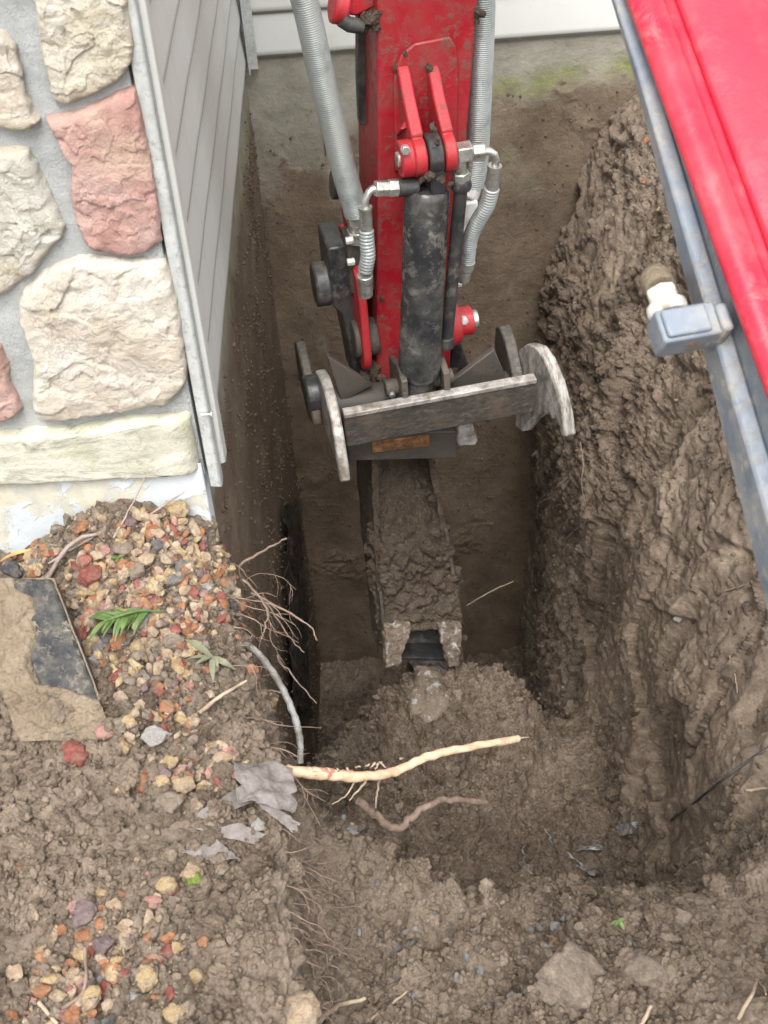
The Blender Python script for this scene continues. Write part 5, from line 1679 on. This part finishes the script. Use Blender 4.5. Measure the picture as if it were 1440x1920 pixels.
# ---- muddy steel plate at the left
plate = empty('steel_plate', on(60, 1300))
tag(plate, 'thick black steel plate caked with dry mud beside the gravel', 'steel plate')
PO = plate.location
Q00, Q10, Q11 = P(-70, 1090, z=.16), P(98, 1086, z=.16), on(203, 1356, .004)
Q01 = Q00 + (Q11 - Q10)
pn = (Q10 - Q00).cross(Q11 - Q10).normalized()
if pn.z < 0: pn = -pn
def qq(u_, v_, h=0.0):
    return Q00 + (Q10 - Q00) * u_ + (Q11 - Q10) * v_ + pn * h
def pobj2(name, mb, mat, bevel=.003, **k):
    o = obj(name, mb, mat, plate, bevel=bevel, **k)
    o.location = -PO
    return o
pobj2('plate', MB().prism([qq(0, 0), qq(.66, 0), qq(.66, 1.1), qq(0, 1.1)], pn * -.05), 'plate_bar', .004)
pobj2('edge_bar', MB().prism([qq(.42, -.01, .006), qq(1.0, 0, .006), qq(1.0, 1.1, .006), qq(.42, 1.1, .006)], pn * -.045), 'plate_bar', .006)
n1, n2 = 120, 90
uu, vv = np.meshgrid(np.linspace(0, 1.02, n2), np.linspace(-.01, 1.12, n1))
g = np.array([list(qq(a_, b_, .004)) for a_, b_ in zip(uu.ravel(), vv.ravel())], np.float32)
lim = .62 + .10 * np.sin(vv.ravel() * 7) + .9 * sstep(.70, 1.0, vv.ravel()) - .12 * sstep(.15, .0, vv.ravel())
lobes = sstep(-.10, .10, .55 * fbm(g, .05, 4, 812) + (lim - uu.ravel()) * 1.6)
spl = sstep(.0, .22, fbm(g, .016, 4, 840) + .5 * fbm(g, .07, 2, 845)) * .55
cov = np.maximum(lobes, spl * (lim > uu.ravel() - .45))
g = g + np.array(pn[:], np.float32)[None] * (cov * (.010 + .011 * clods(warp(g, .03, .012), .03, 800) + .006 * clods(g, .013, 803) + .007 * fbm(g, .03, 3, 805)) * (.35 + .65 * lobes) - .006)[:, None]
me = grid_mesh('mud_cake', g, n1, n2)
o = pobj2('mud_cake', me, 'mud_dry', 0, smooth=False)
me.shade_smooth()

# ---- plants
def blade(mb, p, d, L, w, droop=.35, n=6):
    d = d.normalized()
    side = d.cross(Vector((0, 0, 1)))
    if side.length < .1: side = Vector((1, 0, 0))
    side.normalize()
    up_ = side.cross(d).normalized()
    top, bot = [], []
    for k in range(n + 1):
        s_ = k / n
        c = p + d * L * s_ - Vector((0, 0, 1)) * droop * L * s_ * s_
        ww = w * math.sin(PI * min(.98, .12 + .88 * s_)) + .0004
        top.append((c - side * ww, c + up_ * ww * .25 * -1, c + side * ww))
    vs_, fs = [], []
    for k, (a, b, c) in enumerate(top): vs_ += [a, b, c]
    for k in range(n):
        for j in (0, 1):
            fs.append((k * 3 + j, k * 3 + j + 1, (k + 1) * 3 + j + 1, (k + 1) * 3 + j))
    m = len(vs_)
    vs_ += [v_ - up_ * .0006 for v_ in vs_]
    fs += [tuple(m + i for i in f[::-1]) for f in fs]
    mb.add(vs_, fs)
pl = empty('green_sprig', on(300, 1145))
tag(pl, 'bright green leafy sprig lying on the gravel', 'plant')
s0, s1 = on(305, 1148, .012), on(195, 1172, .030)
def kobj(name, mb, mat, par, loc, **k):
    o = obj(name, mb, mat, par, **k)
    o.location = -loc
    return o
kobj('stem', MB().tube(smooth_path([s0, s0.lerp(s1, .4) + Vector((0, 0, .012)), s1], 6), .0024, 7), 'leaf_green', pl, pl.location)
rl = random.Random(3)
sd_ = (s1 - s0).normalized()
for k in range(26):
    f_ = .2 + .8 * k / 25
    p = s0.lerp(s1, f_) + Vector((0, 0, .010 * (1 - f_)))
    sgn_ = 1 if k % 2 else -1
    d = sd_ * rl.uniform(.5, 1.0) + Vector((.25 * sgn_, -.75 * sgn_ * rl.uniform(.6, 1.1), rl.uniform(.0, .35)))
    mb = MB()
    blade(mb, p, d, rl.uniform(.032, .055), rl.uniform(.0022, .0038), .45)
    kobj('leaf', mb, 'leaf_green', pl, pl.location, ang=60)
for nm, base_px, tips, mat, lab in (
    ('wilted_plant', (395, 1245), [((355, 1190), .006), ((380, 1290), .005), ((428, 1290), .006), ((425, 1255), .006), ((350, 1235), .003), ((370, 1265), .004)], 'leaf_wilted', 'wilted greyish plant drooping over the trench edge'),
    ('sprout', (1160, 1722), [((1148, 1735), .006), ((1160, 1748), .006), ((1172, 1732), .006), ((1168, 1712), .004), ((1178, 1722), .004)], 'leaf_green', 'small green sprout on the near lip of the pit'),
    ('moss_tuft', (222, 1055), [((212, 1062), .006), ((228, 1064), .006), ((232, 1048), .006), ((218, 1046), .006)], 'leaf_green', 'tiny green tuft between the stones below the pier'),
    ('dry_fern', (70, 1040), [((0, 1015), .006), ((10, 1030), .005), ((-10, 1050), .006), ((30, 1012), .006), ((20, 1060), .005), ((45, 1020), .005)], 'fern_dry', 'dry orange fern frond at the left edge against the white base')):
    b_ = on(*base_px, .014)
    e_ = empty(nm, b_)
    tag(e_, lab, 'plant')
    for (tp, w) in tips:
        tpt = on(*tp, .022)
        d = tpt - b_
        if d.length > .07: d = d.normalized() * .022
        if nm in ('sprout', 'moss_tuft'): d, w = d.normalized() * .014, w * .5
        mb = MB()
        blade(mb, b_, d + Vector((0, 0, d.length * .4)), d.length * 1.05, w, .4, 8)
        kobj('leaf', mb, mat, e_, b_, ang=60)

# ---- torn landscape fabric and plastic
def sheet(name, quad, mat, label, cat, seed, amp=.02, n=60, th=.0014):
    A = [np.array(q[:]) for q in quad]
    uu, vv = np.meshgrid(np.linspace(0, 1, n), np.linspace(0, 1, n))
    edge = lambda s_, o: .10 * vnoise(np.stack([s_.ravel() * 3, np.full(s_.size, o), np.zeros(s_.size)], 1).astype(np.float32), .4, seed).reshape(s_.shape)
    u2 = uu + edge(vv, 1) * (uu - .5) * 2 * .9
    v2 = vv + edge(uu, 7) * (vv - .5) * 2 * .9
    g = ((1 - v2)[..., None] * ((1 - u2)[..., None] * A[0] + u2[..., None] * A[1]) + v2[..., None] * ((1 - u2)[..., None] * A[3] + u2[..., None] * A[2])).reshape(-1, 3).astype(np.float32)
    nn = grid_normals(g, n, n)
    fold = fbm(g + seed, .05, 3, seed) * amp * 1.2 + (1 - np.abs(vnoise(g + seed, .035, seed + 4))) * amp * .9 + fbm(g + seed, .012, 3, seed + 8) * amp * .35
    g = g + nn * fold[:, None]
    me = grid_mesh(name, g, n, n)
    o = obj(name, me, mat, smooth=False)
    me.shade_smooth()
    m = o.modifiers.new('thick', 'SOLIDIFY')
    m.thickness = th
    tag(o, label, cat)
    return o
L_ = lambda u, v, h: on(u, v, h)
sheet('fabric_scrap', [P(440, 1415, y=1.27), P(545, 1430, y=1.26), P(556, 1520, y=1.18), P(455, 1490, y=1.19)], 'fabric', 'grey torn landscape fabric hanging over the trench edge', 'fabric', 31, .016)
sheet('fabric_scrap', [on(372, 1530, 0.017), on(455, 1468, 0.025), on(480, 1488, 0.025), on(400, 1532, 0.017)], 'fabric', 'pointed grey fabric strip left of the hanging fabric', 'fabric', 32, .010)
sheet('fabric_scrap', [P(470, 1502, y=1.19), P(520, 1512, y=1.18), P(558, 1548, y=1.15), P(545, 1566, y=1.145)], 'fabric', 'rolled tongue of grey fabric drooping over the edge', 'fabric', 33, .012)
sheet('fabric_scrap', [on(368, 1572, 0.017), on(440, 1562, 0.025), on(515, 1568, 0.023), on(490, 1592, 0.017)], 'fabric', 'soil-covered fabric strip below the pale angular stone', 'fabric', 34, .010)
sheet('fabric_scrap', [on(330, 1596, 0.017), on(390, 1590, 0.025), on(446, 1606, 0.021), on(440, 1622, 0.017)], 'fabric', 'lowest grey fabric strip on the left bank', 'fabric', 35, .010)
sheet('plastic_scrap', [on(985, 1618, 0.040), on(1012, 1598, 0.055), on(1022, 1643, 0.045), on(1005, 1650, 0.035)], 'plastic_film', 'dirty clear plastic scrap standing up in the pit', 'plastic', 41, .014)
sheet('plastic_scrap', [on(1015, 1570, 0.037), on(1030, 1568, 0.041), on(1052, 1582, 0.041), on(1045, 1590, 0.031)], 'plastic_film', 'small whitish plastic shred above the standing plastic scrap', 'plastic', 42, .008)
sheet('plastic_scrap', [on(1068, 1580, 0.037), on(1085, 1576, 0.041), on(1112, 1600, 0.039), on(1100, 1608, 0.031)], 'plastic_film', 'whitish plastic shred right of the smaller one in the pit', 'plastic', 43, .008)
sheet('plastic_scrap', [on(1178, 1543, 0.037), on(1222, 1526, 0.043), on(1212, 1576, 0.041), on(1175, 1578, 0.033)], 'plastic_film', 'crumpled shiny plastic at the foot of the right bank', 'plastic', 44, .012)
sheet('plastic_scrap', [on(1074, 1628, 0.035), on(1084, 1610, 0.041), on(1098, 1633, 0.037), on(1080, 1640, 0.031)], 'plastic_film', 'small triangular plastic shred in the pit', 'plastic', 45, .008)
sheet('plastic_scrap', [on(755, 1240, 0.021), on(815, 1232, 0.029), on(838, 1255, 0.023), on(822, 1290, 0.019)], 'plastic_film', 'whitish scraped film on the clay mound below the bucket', 'plastic', 46, .012)
q0, q1, q2, q3 = P(537, 950, x=-.300), P(566, 956, x=-.300), P(586, 1330, x=-.292), P(554, 1320, x=-.292)
sheet('membrane_strip', [q0, q1, q2, q3], 'black_membrane', 'torn black membrane strip standing in the back left corner', 'membrane', 47, .012, 70)
